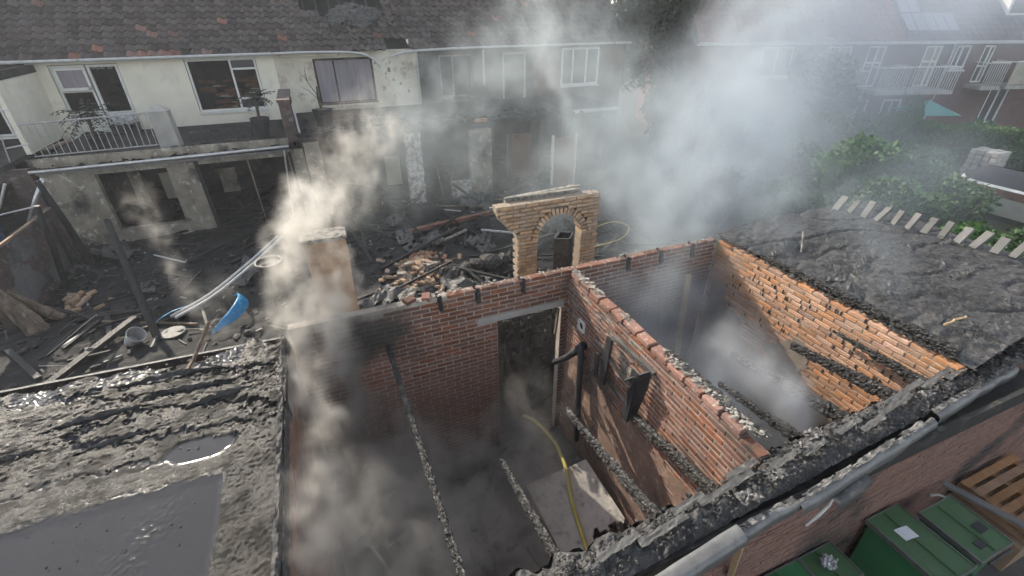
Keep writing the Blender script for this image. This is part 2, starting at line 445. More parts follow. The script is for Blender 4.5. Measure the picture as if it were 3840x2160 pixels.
# back wall of the burnt sheds
th = thing('brick_wall', 'long red brick back wall of the roofless sheds with a doorway', 'wall', (2.2, 4.7, 0))
TOPB = lambda x: 2.9-(.0625*2 if x < .28 else .0625 if x < .95 else 0)
bw = brick_wall(th, 'x', 4.64, -.72, 5.15, 0, 2.9, 'red', [(1.67, 2.60, -.1, 2.355), (1.40, 2.63, 2.355, 2.455)], side=-1, seed=3,
                keep=lambda u, z: z < TOPB(u), rank=lambda b: -b[2]*1.0+(1.2 if b[0] > 2.7 and b[2] < 2.55 else 0))
MB().box((1.40, 4.636, 2.36), (2.63, 4.75, 2.45)).build('lintel', MT['concrete'], th)
crust(th, 'mortar_crust', MT['lime'], [(.3, 4.69, 2.85), (1., 4.69, 2.91), (2.6, 4.69, 2.91), (5.1, 4.69, 2.91)], .04, 260, 5, .05, .25)
for x in (.95, 1.42, 2.02, 3.6, 4.15, 4.7):
    b = MB().bar((x, 4.60, 2.72), (x+rnd.uniform(-.02, .02), 4.66, 2.90), .045, .05).bar((x-.02, 4.62, 2.84), (x-.03, 4.71, 2.92), .025, .02)
    b.build('charred_joist_end', MT['char'], th)

# middle wall
th = thing('brick_wall', 'red brick partition wall with separate coping bricks between the two sheds', 'wall', (2.73, 3.1, 0))
brick_wall(th, 'y', 2.68, 1.50, 4.63, 0, 2.83, 'red', side=-1, seed=8, rank=lambda b: -b[2]-(4.6-b[0])*.12)
y = 4.58; k = 0
cb = [brick_mesh('coping_brick', .235, .118, .06, MT['coping'], 90+i, .006, .008) for i in range(4)]
while y > 1.75:
    L = .235*rnd.uniform(.9, 1.05)
    piece('coping_brick', cb[k % 4], th, (2.735+rnd.uniform(-.008, .008), y-L/2, 2.866+rnd.uniform(-.006, .006)), (rnd.uniform(-.03, .03), rnd.uniform(-.03, .03), math.pi/2+rnd.uniform(-.05, .05)), (L/.245, 1, 1))
    y -= L+.012; k += 1
crust(th, 'mortar_crust', MT['lime'], [(2.735, 4.6, 2.90), (2.735, 3.9, 2.90)], .045, 120, 21, .045, .25)
crust(th, 'mortar_crust', MT['lime'], [(2.745, 3.55, 2.90), (2.745, 3.3, 2.90)], .04, 45, 22, .045, .25)
crust(th, 'ash_crust', MT['lime'], [(2.75, 2.75, 2.90), (2.77, 1.6, 2.91)], .035, 240, 23, .05, .35)
crust(th, 'soot_crust', MT['char_ash'], [(2.78, 2.75, 2.89), (2.80, 1.6, 2.90)], .045, 260, 24, .05, .4)
MB().grid(lambda u, v: (2.673+.003*fbm(u*20, v*20, 2), 1.55+3.0*u, .15+2.1*v), 120, 90, keep=lambda u, v: v < .80-.30*u*0+.32*fbm(u*5, v*4, 7, 4) and fbm(u*9, v*9, 3, 3) > -.38).build('plaster_remnant', MT['skim'], th)
# smears of old mortar on the face near the doorway end
b = MB(); r_ = random.Random(4)
for i in range(60):
    yy, zz = r_.uniform(3.1, 4.55), r_.uniform(2.25, 2.78)
    b.cbox((2.678, yy, zz), (.006, r_.uniform(.04, .2), r_.uniform(.010, .02)), (r_.uniform(-.08, .08), 0, 0))
tag(b.build('mortar_smear', MT['lime'], th), kind='stuff')

# right wall
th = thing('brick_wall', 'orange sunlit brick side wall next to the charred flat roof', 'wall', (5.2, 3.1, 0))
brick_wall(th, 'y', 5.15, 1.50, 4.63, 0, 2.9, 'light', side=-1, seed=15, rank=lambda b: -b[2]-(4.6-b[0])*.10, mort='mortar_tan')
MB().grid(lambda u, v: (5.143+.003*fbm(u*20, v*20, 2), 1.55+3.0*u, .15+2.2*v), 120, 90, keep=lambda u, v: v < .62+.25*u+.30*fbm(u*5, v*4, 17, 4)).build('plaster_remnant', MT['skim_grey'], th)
b = MB(); r_ = random.Random(6)
for i in range(70):
    b.cbox((5.148, r_.uniform(1.7, 4.4), 2.9-CH*r_.randrange(1, 16)+CH*.5), (.012, .016, .05))
tag(b.build('open_joint', MT['void'], th), kind='stuff')
crust(th, 'soot_crust', MT['char_ash'], [(5.2, 4.6, 2.92), (5.21, 1.6, 2.92)], .045, 380, 31, .06, .4)

# left wall of the left shed
th = thing('brick_wall', 'dark red brick wall under the edge of the wet roof', 'wall', (-.8, 3.1, 0))
brick_wall(th, 'y', -.74, 1.50, 4.63, 0, 2.70, 'red', side=1, seed=18, n_single=0)
# front wall, outer face
th = thing('brick_wall', 'sooty dark brick front wall below the torn zinc gutter', 'wall', (4.5, 1.55, 0))
brick_wall(th, 'x', 1.40, .5, 9.2, 0, 2.60, 'red', side=-1, seed=19, n_single=0, thick=.09)

# loose bricks standing on the back wall top
for i, (x, y, z, rx, ry, rz) in enumerate(((.60, 4.70, 2.895, .1, .02, .5), (.80, 4.71, 2.885, .05, -.05, 1.3))):
    o = piece('brick', BR['red'][i], None, (x, y, z+.005), (rx, ry, rz), (.62, 1, 1.25))
    tag(o, ('half red brick lying loose on the back wall top', 'half red brick set on end beside another on the wall top')[i], 'brick')

# ------------------------------------------------------------------ brick arch
th = thing('brick_arch', 'ruined tan brick arch standing behind the sheds', 'arch', (3.35, 6.3, 0))
AX, AZ, AR = 3.36, 2.60, .40
def arch_in(x, z):
    r2 = math.hypot(x-AX, z-AZ)
    if z > AZ and r2 < AR+.105: return False
    if z <= AZ and AX-AR-.0 < x < AX+AR: return False
    if x > 4.10 or z > 3.24: return False
    # broken springer of a second arch on the other side
    left = 2.60 if z < 2.78 else 2.60-.34*min(1, ((z-2.78)/.40))**.7
    if x < left: return False
    return True
r_ = random.Random(9); core = MB()
j = 0; z = 0.0
nb = 0
while z < 3.22:
    off = (BL/2 if j % 2 else 0)
    lim = []
    xs = [2.2+i*.02 for i in range(100)]
    run = None
    for x in xs+[9]:
        ok = x < 5 and arch_in(x, z+CH/2)
        if ok and run is None: run = x
        if not ok and run is not None: lim.append((run, x-.02)); run = None
    for a, c in lim:
        k = math.floor((a-2.2-off)/BL)
        while True:
            s, e = 2.2+off+k*BL, 2.2+off+(k+1)*BL
            k += 1
            if s >= c: break
            s, e = max(s, a), min(e, c)
            if e-s < .045: continue
            L = e-s-.008
            if z > 1.3:
                o = piece('brick', BR['tan'][r_.randrange(6)], th, ((s+e)/2, 6.30+r_.uniform(-.008, .008), z+CH/2), (r_.uniform(-.02, .02), r_.uniform(-.02, .02), r_.uniform(-.02, .02)), (L/.208, 2.15+r_.uniform(-.06, .06), 1.02)); nb += 1
            core.box((s+.004, 6.21, z-.003), (e-.004, 6.39, z+CH+.003))
    z += CH; j += 1
core.build('mortar_core', MT['mortar_tan'], th)
vm = [brick_mesh('arch_brick', .052, .23, .105, MT['brick_tan'], 70+i, .005, .006) for i in range(4)]
for i in range(21):
    a = math.pi*(i+.5)/21
    rr = AR+.052
    piece('arch_brick', vm[i % 4], th, (AX+rr*math.cos(a), 6.295+rnd.uniform(-.01, .01), AZ+rr*math.sin(a)), (0, math.pi/2-a+rnd.uniform(-.04, .04), 0))
crust(th, 'mortar_crust', MT['lime'], [(2.25, 6.3, 3.23), (3.2, 6.3, 3.245), (4.05, 6.3, 3.25)], .045, 240, 41, .09, .25)
crust(th, 'broken_edge', MT['mortar_tan'], [(2.30, 6.3, 3.14), (2.44, 6.3, 2.98), (2.56, 6.3, 2.80)], .10, 34, 42, .05, .8)
b = MB().grid(lambda u, v: (2.48+1.32*u, 6.40+.07*v, 3.30+.05*u+.012*fbm(u*14, v*3)+.012), 40, 3)
b.box((2.48, 6.40, 3.24), (3.80, 6.47, 3.30)).build('coping_strip', MT['lime'], th)
# ------------------------------------------------------------------ left wet flat roof
th = thing('flat_roof', 'wet bitumen flat roof with a puddle and charred wrinkled far side', 'roof', (-3.4, 2., 0))
def smooth(e0, e1, x):
    t = min(1, max(0, (x-e0)/(e1-e0))); return t*t*(3-2*t)
def roof_z(x, y):
    far = smooth(3.12, 3.6, y+.10*fbm(x*1.3, y*1.3, 2))
    strip = smooth(-1.20, -1.10, x+.02*fbm(0, y*3, 1))
    # ridges and cracks that run along x
    w = fbm(x*.9+.3*y, y*6.0, 1.7, 5)
    jx, jy = .16*fbm(x*7, y*7, 3, 4), .10*fbm(x*8, y*8, 9, 4)
    rid = abs(mnoise.noise(Vector(((x+jx)*.55+.25*y, (y+jy)*3.1+.35*x, 4.4))))
    z = 2.80
    z += far*(.010*w-.034*max(0, .07-rid)/.07+.018)
    z += far*(.007*fbm(x*9, y*16, 3, 4)+.007*fbm(x*26, y*36, 8, 3))
    z += strip*(.024+.006*fbm(x*9, y*9, 6, 4)+.008*fbm(x*36, y*36, 2, 2))
    mid = smooth(2.86, 3.08, y+.06*fbm(x*3, y*3, 8))*(1-far)
    z += mid*(.009+.003*fbm(x*6, y*22, 2, 4)+.003*fbm(x*30, y*40, 5, 3))
    # shallow dry hump between two pools
    hump = math.exp(-((x+1.75-.35*(y-2.2))/.16)**2)*smooth(.6, 2.0, y)*(1-smooth(2.6, 3.0, y))
    z += hump*(.004+.003*fbm(x*30, y*30, 1, 3))
    z += .0002*fbm(x*3, y*3, 9, 3)
    pool2 = smooth(1.0, .55, ((x+1.38)/.30)**2+((y-3.28)/.15)**2+.25*fbm(x*6, y*6, 3))
    z = z*(1-pool2)+pool2*2.802
    edge = smooth(4.2, 4.72, y)
    z -= edge*.05*(.5+fbm(x*3, 1, 1))
    z += smooth(-1.0, -.75, x)*smooth(3.9, 4.6, y)*.05*fbm(x*12, y*12, 5, 4)
    return z
NX, NY = 300, 370
def rfn(u, v):
    x = -3.6+2.86*u; y = 1.1+3.6*v
    return (x, y, roof_z(x, y))
b = MB().grid(rfn, NX, NY, keep=lambda u, v: (1.1+3.6*v) < 4.62+.12*fbm(u*10, 3.3, 1)-(.32*math.exp(-((u-.66)/.08)**2)) ).smooth()
wet = bpy.data.materials.new('wet_bitumen'); wet.use_nodes = True
wet.node_tree.nodes['Principled BSDF'].inputs['Specular IOR Level'].default_value = .16
t = wet.node_tree; N = t.nodes.new; K = t.links.new; bs = t.nodes['Principled BSDF']
ge = N('ShaderNodeNewGeometry'); sp = N('ShaderNodeSeparateXYZ'); K(ge.outputs['Position'], sp.inputs[0])
hz = N('ShaderNodeMapRange'); hz.inputs[1].default_value = 2.8035; hz.inputs[2].default_value = 2.808; K(sp.outputs[2], hz.inputs[0])
n1 = N('ShaderNodeTexNoise'); n1.inputs['Scale'].default_value = 95; n1.inputs['Detail'].default_value = 9; n1.inputs['Roughness'].default_value = .7; K(ge.outputs['Position'], n1.inputs[0])
n2 = N('ShaderNodeTexNoise'); n2.inputs['Scale'].default_value = 3.2; n2.inputs['Detail'].default_value = 7; K(ge.outputs['Position'], n2.inputs[0])
rm = N('ShaderNodeMapRange'); rm.inputs[1].default_value = .4; rm.inputs[2].default_value = .62; K(n2.outputs[0], rm.inputs[0])
cx = N('ShaderNodeMix'); cx.data_type = 'RGBA'; cx.inputs[6].default_value = (.012, .0115, .011, 1); cx.inputs[7].default_value = (.036, .032, .027, 1); K(rm.outputs[0], cx.inputs[0])
cp = N('ShaderNodeMix'); cp.data_type = 'RGBA'; cp.inputs[6].default_value = (.045, .046, .05, 1); K(hz.outputs[0], cp.inputs[0]); K(cx.outputs[2], cp.inputs[7]); K(cp.outputs[2], bs.inputs['Base Color'])
rg = N('ShaderNodeMapRange'); rg.inputs[3].default_value = .06; rg.inputs[4].default_value = .22; K(hz.outputs[0], rg.inputs[0])
wm = N('ShaderNodeTexNoise'); wm.inputs['Scale'].default_value = 7; wm.inputs['Detail'].default_value = 8; wm.inputs['Roughness'].default_value = .65; K(ge.outputs['Position'], wm.inputs[0])
wr = N('ShaderNodeMapRange'); wr.inputs[1].default_value = .47; wr.inputs[2].default_value = .58; wr.inputs[3].default_value = .24; wr.inputs[4].default_value = .62; K(wm.outputs[0], wr.inputs[0])
sl = N('ShaderNodeMapRange'); sl.inputs[3].default_value = .10; sl.inputs[4].default_value = .12; K(hz.outputs[0], sl.inputs[0]); K(sl.outputs[0], bs.inputs['Specular IOR Level'])
K(wr.outputs[0], rg.inputs[4]); K(rg.outputs[0], bs.inputs['Roughness'])
bp = N('ShaderNodeBump'); bp.inputs['Distance'].default_value = .02; K(n1.outputs[0], bp.inputs['Height'])
bst = N('ShaderNodeMapRange'); bst.inputs[3].default_value = .015; bst.inputs[4].default_value = .34; K(hz.outputs[0], bst.inputs[0]); K(bst.outputs[0], bp.inputs['Strength']); K(bp.outputs[0], bs.inputs['Normal'])
b.build('roof_sheet', wet, th)
MB().box((-7.6, -.6, 2.70), (-3.605, 4.6, 2.80)).build('roof_sheet', MT['roofing'], th)
MB().box((-3.6, -.6, 2.70), (-.76, 1.095, 2.80)).build('roof_sheet', MT['roofing'], th)
MB().box((-7.6, -.6, 0), (-.85, 4.5, 2.62)).build('wall', MT['burnt_brick'], th)
# upstand along the shared wall, torn and glinting
b = MB().grid(lambda u, v: (-.80+.07*v+.015*fbm(u*30, v*3, 2), .2+4.4*u, 2.84+.05*math.sin(v*math.pi)+.030*fbm(u*40, v*4, 4, 3)-.12*v*v), 200, 6)
b.build('roof_upstand', MT['roofing'], th)
b = MB().grid(lambda u, v: (-.722+.004*fbm(u*20, v), 3.55+.72*u, 2.62+.20*v+.02*fbm(u*9, v, 1)), 14, 2)
b.build('edge_trim', MT['zinc'], th)
# torn flaps of roofing standing up
for i, (x, y, l, h, a) in enumerate(((-2.25, 3.98, 1.0, .045, .06), (-1.55, 4.08, .9, .05, -.12), (-1.25, 3.86, .75, .06, .1), (-2.85, 3.72, .9, .04, .05), (-2.0, 3.62, .7, .035, .12), (-1.75, 4.35, 1.1, .05, -.05))):
    def ff(u, v, x=x, y=y, l=l, h=h, a=a, i=i):
        uu = (u-.5)*l
        s = math.sin(math.pi*u)
        return (x+uu, y+a*uu+.05*v*s-.03*v+.02*fbm(u*9, i), 2.825+s*h*(1-(1-v)**2)*(1+.6*fbm(u*14, i, v))-.015)
    MB().grid(ff, 30, 4).build('torn_flap', MT['roofing'], th)
# grit on the puddle
r_ = random.Random(31)
b = MB()
for i in range(90):
    x, y = r_.uniform(-2.6, -1.2), r_.uniform(1.6, 3.0)
    s = .003+.012*r_.random()**2
    b.rock((x, y, 2.803), (s*r_.uniform(1, 3), s, s*.7), i, (0, 0, r_.uniform(0, 3)))
tag(b.build('grit', MT['rubble']), 'wet grit and flakes scattered on the puddled roof', 'grit', kind='stuff')
b = MB()
for i in range(700):
    x, y = r_.uniform(-3.2, -.8), r_.uniform(3.3, 4.65)
    s = .005+.022*r_.random()**2
    b.rock((x, y, roof_z(x, y)+.004), (s*r_.uniform(1, 2.5), s, s*.5), i, (0, 0, r_.uniform(0, 3)))
tag(b.build('char_flakes', MT['char_ash']), 'charred flakes lying on the far side of the wet roof', 'debris', kind='stuff')
# timber edge board behind that roof, a broken batten standing on it
tag(MB().bar((-3.6, 4.84, 2.70), (-.80, 4.84, 2.63), .03, .09).build('edge_board', MT['char_soft']), 'long scorched edge board along the back of the wet roof', 'board')
tag(MB().bar((-1.62, 4.55, 2.80), (-1.40, 4.72, 3.12), .02, .03).bar((-1.66, 4.36, 2.80), (-1.62, 4.55, 2.81), .025, .025).build('broken_batten', MT['split_wood']), 'thin broken batten sticking up from the wet roof', 'batten')

# ------------------------------------------------------------------ charred roof edge over the front wall
th = thing('charred_roof_edge', 'thick charred remains of roofing along the front of the sheds', 'debris', (3.6, 1.4, 2.6))
def edge_in(x):       # ragged inner rim
    return 1.36+.12*smooth(2.3, 3.2, x)+.05*fbm(x*2.1, 3.3, 1, 4)+.06*fbm(x*7, 1, 2, 3)
def efn(u, v):
    x = .45+6.6*u
    y0, y1 = 1.10+.05*x, edge_in(x)+.10
    y = y0+(y1-y0)*v
    z = 2.78+.05*math.sin(min(1, v*1.1)*math.pi)+.050*fbm(x*3, y*3, 5, 4)*smooth(.1, .4, v)+.035*fbm(x*11, y*11, 8, 4)
    z -= .10*smooth(.82, 1, v)
    return (x, y, z)
MB().grid(efn, 420, 40).build('charred_crust', MT['char_soft'], th)
MB().grid(lambda u, v: (.45+6.6*u, edge_in(.45+6.6*u)+.10+.015*fbm(u*60, v*4), 2.72-.28*v+.03*fbm(u*50, v*3, 6)), 300, 4).build('charred_rim', MT['char'], th)
crust(th, 'charcoal', MT['char'], [(.8, 1.27, 2.83), (3., 1.40, 2.84), (6.5, 1.47, 2.84)], .032, 1000, 51, .12, .6)
crust(th, 'ash_lump', MT['char_ash'], [(.8, 1.28, 2.84), (3., 1.40, 2.85), (6.5, 1.47, 2.85)], .022, 600, 52, .12, .5)
r_ = random.Random(77)
for i, (x, y, s) in enumerate(((2.30, 1.27, .09), (2.62, 1.33, .08), (3.22, 1.50, .09), (3.0, 1.44, .06), (4.55, 1.44, .07))):
    def cf(u, v, x=x, y=y, s=s, i=i):
        return (x+(u-.5)*s*2+.02*fbm(u*4, v*4, i), y+(v-.5)*s+.02*fbm(u*4, v*4, i+4), 2.862+.016*fbm(u*5, v*5, i+9, 3)+.012)
    MB().grid(cf, 12, 8, keep=lambda u, v, i=i: fbm(u*4, v*4, i+20) > -.35).build('peeled_sheet', MT['zinc_flake'], th)
# strips of roofing lying along the edge
for i in range(16):
    x = 1.2+i*.33+r_.uniform(-.1, .1); y = 1.24+.045*x+r_.uniform(-.03, .12); l = r_.uniform(.25, .6)
    def cf(u, v, x=x, y=y, l=l, i=i):
        return (x+(u-.5)*l, y+(u-.5)*l*.12+.05*(v-.5)*(1+.5*fbm(u*5, i)), 2.858+.007*fbm(u*4, v*2, i, 3)+.010)
    MB().grid(cf, 14, 3).build('roofing_strip', MT['membrane'], th)

# ------------------------------------------------------------------ torn zinc gutter and flashing
th = thing('gutter', 'torn and buckled zinc roof edge along the front of the sheds', 'gutter', (3.6, 1.15, 2.6))
def gut(x0, x1, y0, y1, z0, z1, wob, seed, w=.10):
    """folded trim: flat flaky top, rounded nose, short drop"""
    prof = [(.055, .012), (.03, .018), (0, .016), (-.03, .010), (-.05, -.008), (-.056, -.035), (-.052, -.085)]
    def f(u, v):
        k = v*(len(prof)-1); a = min(int(k), len(prof)-2); q = k-a
        py = prof[a][0]*(1-q)+prof[a+1][0]*q; pz = prof[a][1]*(1-q)+prof[a+1][1]*q
        x = x0+(x1-x0)*u; s = wob*fbm(x*3.1, seed, v*.4, 4)
        return (x, y0+(y1-y0)*u+py*w/.1+s*.6, z0+(z1-z0)*u+pz+s)
    return MB().grid(f, max(8, int((x1-x0)*30)), 12).smooth()
segs = [(1.30, 2.08, 1.04, 1.10, 2.79, 2.83, .006, 1), (2.07, 2.62, 1.12, 1.12, 2.74, 2.80, .022, 2), (2.62, 4.34, 1.10, 1.23, 2.80, 2.81, .014, 3), (4.40, 5.86, 1.26, 1.37, 2.83, 2.78, .018, 4)]
for i, s in enumerate(segs):
    gut(*s, w=.10 if i == 0 else .06).build('gutter_length', MT['zinc'], th)
    x0, x1, y0, y1, z0, z1 = s[:6]
    def tf(u, v, s=s):
        x = s[0]+(s[1]-s[0])*u
        return (x, s[2]+(s[3]-s[2])*u+.006+.045*v+.012*fbm(x*9, v*3, 2), s[4]+(s[5]-s[4])*u+.026+.006*fbm(x*11, v*4, s[7], 3))
    MB().grid(tf, int((x1-x0)*40), 5, keep=lambda u, v, i=i: fbm(u*9, v*2, i*3.+1) > -.42 and i > 0).build('flaking_top', MT['zinc_flake'], th)
gut(2.95, 3.36, 1.06, 1.10, 2.72, 2.74, .02, 7, .07).build('gutter_scrap', MT['membrane'], th)
MB().box((1.3, 1.16, 2.58), (6.2, 1.20, 2.76)).build('fascia_board', MT['burnt_wall'], th)
MB().box((1.3, 1.20, 2.60), (6.2, 1.41, 2.63)).build('soffit', MT['burnt_wall'], th)
b = MB().bar((2.12, 1.10, 2.66), (2.86, 1.45, 1.0), .045, .06)
tag(b.build('timber_brace', MT['wood_pale']), 'pale timber brace leaning under the gutter', 'timber')
b = MB().tube([(3.40, 1.32, 1.78), (3.47, 1.30, 1.92), (3.58, 1.31, 1.99), (3.68, 1.34, 2.01)], [.012, .016, .014, .006], 6)
tag(b.build('curved_strip', MT['white']), 'curved white plastic strip hanging on the front wall', 'strip')

# ------------------------------------------------------------------ right charred roof with a row of slabs
th = thing('flat_roof', 'dry charred flat roof edged by a row of grey slabs', 'roof', (6.8, 3., 0))
def rz(x, y):
    z = 2.93+.026*fbm(x*1.6, y*1.6, 2, 5)+.017*fbm(x*9, y*9, 4, 4)
    z -= .03*max(0, .10-abs(mnoise.noise(Vector((x*.8-.5*y, y*1.6+.4*x, 2.2)))))/.10
    z -= .12*math.exp(-((x-6.05)/.35)**2-((y-3.75)/.22)**2)
    return z
b = MB().grid(lambda u, v: (5.22+3.3*u, 1.45+3.35*v+.12*math.sin(u*3.1), rz(5.22+3.3*u, 1.45+3.35*v)), 180, 190)
b.build('roof_sheet', MT['char_soft'], th)
MB().box((5.30, 1.515, 0), (8.50, 4.70, 2.72)).build('wall', MT['burnt_brick'], th)
crust(th, 'charcoal', MT['char'], [(5.35, 1.7, 2.97), (6.8, 2.2, 2.96), (6.0, 2.9, 2.96), (8., 3., 2.96)], .03, 900, 61, .5, .4)
for i in range(26):
    x, y = rnd.uniform(5.4, 8.), rnd.uniform(1.7, 4.)
    l = rnd.uniform(.15, .5); a = rnd.uniform(-.6, .6)
    def cf(u, v, x=x, y=y, l=l, a=a, i=i):
        return (x+(u-.5)*l, y+(u-.5)*l*a+.06*(v-.5), rz(x, y)+.02+.025*fbm(u*6, v*2, i, 3)+.015*v)
    MB().grid(cf, 10, 2).build('roofing_flake', MT['membrane'], th)
tag(MB().tube([(5.62, 1.95, 2.99), (5.72, 1.93, 3.02), (5.80, 1.96, 3.0), (5.9, 1.92, 3.03), (5.98, 1.95, 3.0)], .012, 5).build('twisted_strip', MT['wood_pale']), 'pale twisted strip lying on the charred right roof', 'strip')
MB().bar((6.02, 3.92, 2.85), (6.06, 4.02, 3.12), .018, .03).build('short_stake', MT['lime'], th)
sm = brick_mesh('edge_slab', .27, .105, .045, MT['concrete_grey'], 5, .004, .006)
for i in range(14):
    f = i/13
    piece('edge_slab', sm, th, (7.86+.62*f-.10*(f-.4)**2, 4.75-2.55*f, 3.03+rnd.uniform(-.012, .012)), (rnd.uniform(-.06, .06), -1.05+rnd.uniform(-.18, .18), -.10+rnd.uniform(-.16, .16)), (rnd.uniform(.8, 1.1), rnd.uniform(.85, 1.1), 1))

# ------------------------------------------------------------------ charred joists
def joist(p, q, w, h, label, m='char_ash', seed=1, taper=0.):
    p, q = Vector(p), Vector(q); d = q-p; L = d.length; d.normalize()
    side = d.cross(Vector((0, 0, 1))).normalized(); up = side.cross(d)
    n = 20; nu = int(L/.016)
    V = []; F = []
    for i in range(nu+1):
        t = i/nu
        k = 1-taper*(t if taper > 0 else -(1-t))
        if taper < 0: k = 1+taper*(1-t)
        for j in range(n):
            a = 2*math.pi*j/n
            cx_, cz_ = math.cos(a), math.sin(a)
            s = 1/max(abs(cx_), abs(cz_))
            s = 1+(s-1)*.75
            base = Vector((cx_*s*w/2*k, cz_*s*h/2*k, 0))
            pos = p+d*(L*t)+side*base.x+up*base.y
            dd = mnoise.voronoi(Vector((L*t*17+seed*9+p.x*7, base.x*30, base.y*30)))[0]
            cell = min(1, (dd[1]-dd[0])*2.4)
            pos = pos+(side*base.x+up*base.y).normalized()*((cell-.6)*.018+.010*fbm(pos.x*9, pos.y*9, pos.z*9, 3))
            V.append(pos)
    for i in range(nu):
        for j in range(n):
            F.append((i*n+j, i*n+(j+1) % n, (i+1)*n+(j+1) % n, (i+1)*n+j))
    F += [tuple(range(n))[::-1], tuple(nu*n+j for j in range(n))]
    return tag(MB().add(V, F).build('charred_joist', MT[m]), label, 'joist', 'charred roof joists')
joist((.27, 4.60, 2.38), (.31, 1.25, 2.60), .05, .085, 'long thin charred joist spanning the left shed')
joist((.95, 2.62, 2.32), (.93, 1.28, 2.66), .07, .12, 'charred joist stub beside the pale board in the left shed', taper=-.5)
joist((1.78, 2.92, 2.33), (1.72, 1.38, 2.66), .075, .13, 'charred joist between the pale board and the partition wall', taper=-.45)
joist((2.61, 3.02, 1.92), (2.58, 1.45, 2.24), .09, .14, 'charred joist against the red partition wall under the metal frame', taper=-.2)
joist((5.05, 2.62, 2.62), (5.04, 1.45, 2.64), .09, .15, 'charred joist highest on the orange wall', 'char', taper=-.8)
joist((4.80, 2.85, 2.32), (4.78, 1.48, 2.52), .10, .16, 'charred joist just off the orange wall', 'char', taper=-.4)
joist((4.15, 3.1, 2.20), (4.12, 1.50, 2.48), .10, .16, 'charred joist deep in the smoking right shed', 'char', taper=-.4)
joist((3.42, 2.6, 2.40), (3.42, 1.55, 2.55), .08, .13, 'short charred joist stub near the white smoke puff', 'char', taper=-.5)
joist((5.22, 3.9, 2.96), (5.27, 1.62, 2.98), .10, .10, 'charred wall plate lying along the top of the orange wall', 'char', taper=-.4)

# ------------------------------------------------------------------ things inside the left shed
b = MB()
def bf(u, v):
    e = .03*fbm(u*6, v*6, 2)
    x = 1.60+.92*u+.12*v*0; y = 2.45+1.05*v
    return (x+.05*(1-v)+e*.4*(v < .05), y+.06*u, .42+.10*v+.008*fbm(u*5, v*5, 4))
b.grid(bf, 30, 34, keep=lambda u, v: not (v < .16+.06*fbm(u*8, 1, 2) and u > .45))
top = [tuple(p) for p in b.v]; nf = len(b.f); n0 = len(top)
b.v += [(x, y, z-.025) for x, y, z in top]; b.f += [tuple(i+n0 for i in reversed(f)) for f in b.f[:nf]]
tag(b.build('plaster_board', MT['board']), 'speckled pale board lying in the left shed under the yellow hose', 'board')
def spline(pts, n=12):
    P = [Vector(p) for p in pts]; P = [P[0]*2-P[1]]+P+[P[-1]*2-P[-2]]
    out = []
    for i in range(1, len(P)-2):
        for k in range(n):
            t = k/n; a, b_, c, d = P[i-1:i+3]
            out.append(.5*((2*b_)+(c-a)*t+(2*a-5*b_+4*c-d)*t*t+(3*b_-a-3*c+d)*t**3))
    out.append(P[-2]); return out
tag(MB().tube(spline([(1.95, 5.75, .10), (1.90, 5.25, .12), (2.28, 4.85, .14), (2.37, 4.25, .24), (2.24, 3.75, .50), (2.16, 3.45, .58), (2.02, 3.02, .53), (1.92, 2.48, .47), (1.88, 2.28, .45)]), .026, 8).smooth().build('fire_hose', MT['hose']), 'yellow fire hose running through the doorway onto the board', 'hose')
# scorched metal frame hung on the partition
th = thing('metal_frame', 'scorched bent metal frame hanging on the red partition wall', 'frame', (2.5, 3.1, 1.9))
def fr(y, z, x): return (x, y, z)
TL, TR = (2.66, 3.50, 2.62), (2.66, 2.76, 2.66)
for nme, p, q, w in (('top_rail', TL, TR, .045), ('middle_rail', (2.60, 3.46, 2.36), (2.60, 2.98, 2.30), .03), ('lower_rail', (2.60, 3.42, 2.04), (2.60, 2.96, 2.00), .03)):
    MB().bar(p, q, w, .03).build(nme, MT['zinc'] if nme == 'top_rail' else MT['black'], th)
for (y, zt, zb, x) in ((3.48, 2.62, 1.95, 2.60), (2.95, 2.56, 1.86, 2.58)):
    MB().bar((x, y, zt), (x-.02, y+.02, zb), .03, .10, up=(0, 1, 0)).build('upright', MT['black'], th)
MB().add([(2.66, 2.80, 2.66), (2.55, 2.84, 2.58), (2.53, 2.97, 2.30), (2.56, 2.94, 1.82), (2.64, 2.88, 2.0), (2.665, 2.82, 2.4)], [(0, 1, 2, 5), (2, 3, 4, 5)]).build('side_plate', MT['black'], th)
MB().bar((2.55, 3.62, 2.32), (2.55, 3.60, 1.98), .03, .06, up=(0, 1, 0)).build('loose_slat', MT['black'], th)
MB().bar((2.66, 2.80, 2.66), (2.52, 3.02, 2.40), .04, .025).build('bracket', MT['black'], th)
# socket plate
th = thing('wall_box', 'square white vent plate with a round hole on the partition wall', 'vent', (2.67, 4.2, 2.2))
b = MB(); n = 20; P = []
for k in range(n):
    a = 2*math.pi*k/n
    P.append((math.cos(a), math.sin(a)))
V = []
for c, s in P:
    m_ = 1/max(abs(c), abs(s)); V.append((2.672, 4.20+c*m_*.085, 2.30+s*m_*.085))
for c, s in P: V.append((2.672, 4.20+c*.05, 2.30+s*.05))
for c, s in P: V.append((2.655, 4.20+c*.05, 2.30+s*.05))
for c, s in P:
    m_ = 1/max(abs(c), abs(s)); V.append((2.655, 4.20+c*m_*.085, 2.30+s*m_*.085))
F = []
for k in range(n):
    j = (k+1) % n
    F += [(3*n+k, 3*n+j, 2*n+j, 2*n+k), (2*n+k, 2*n+j, n+j, n+k), (3*n+j, 3*n+k, k, j)]
b.add(V, F).build('plate', MT['white'], th)
MB().lathe((0, 0, 0), [(.05, 0), (.05, .004)], 14).v
hb = MB(); hb.add([(2.674, 4.20+.049*c, 2.30+.049*s) for c, s in P], [tuple(range(n))]); hb.build('hole', MT['void'], th)  # dark disc, the shade inside the opening is its colour
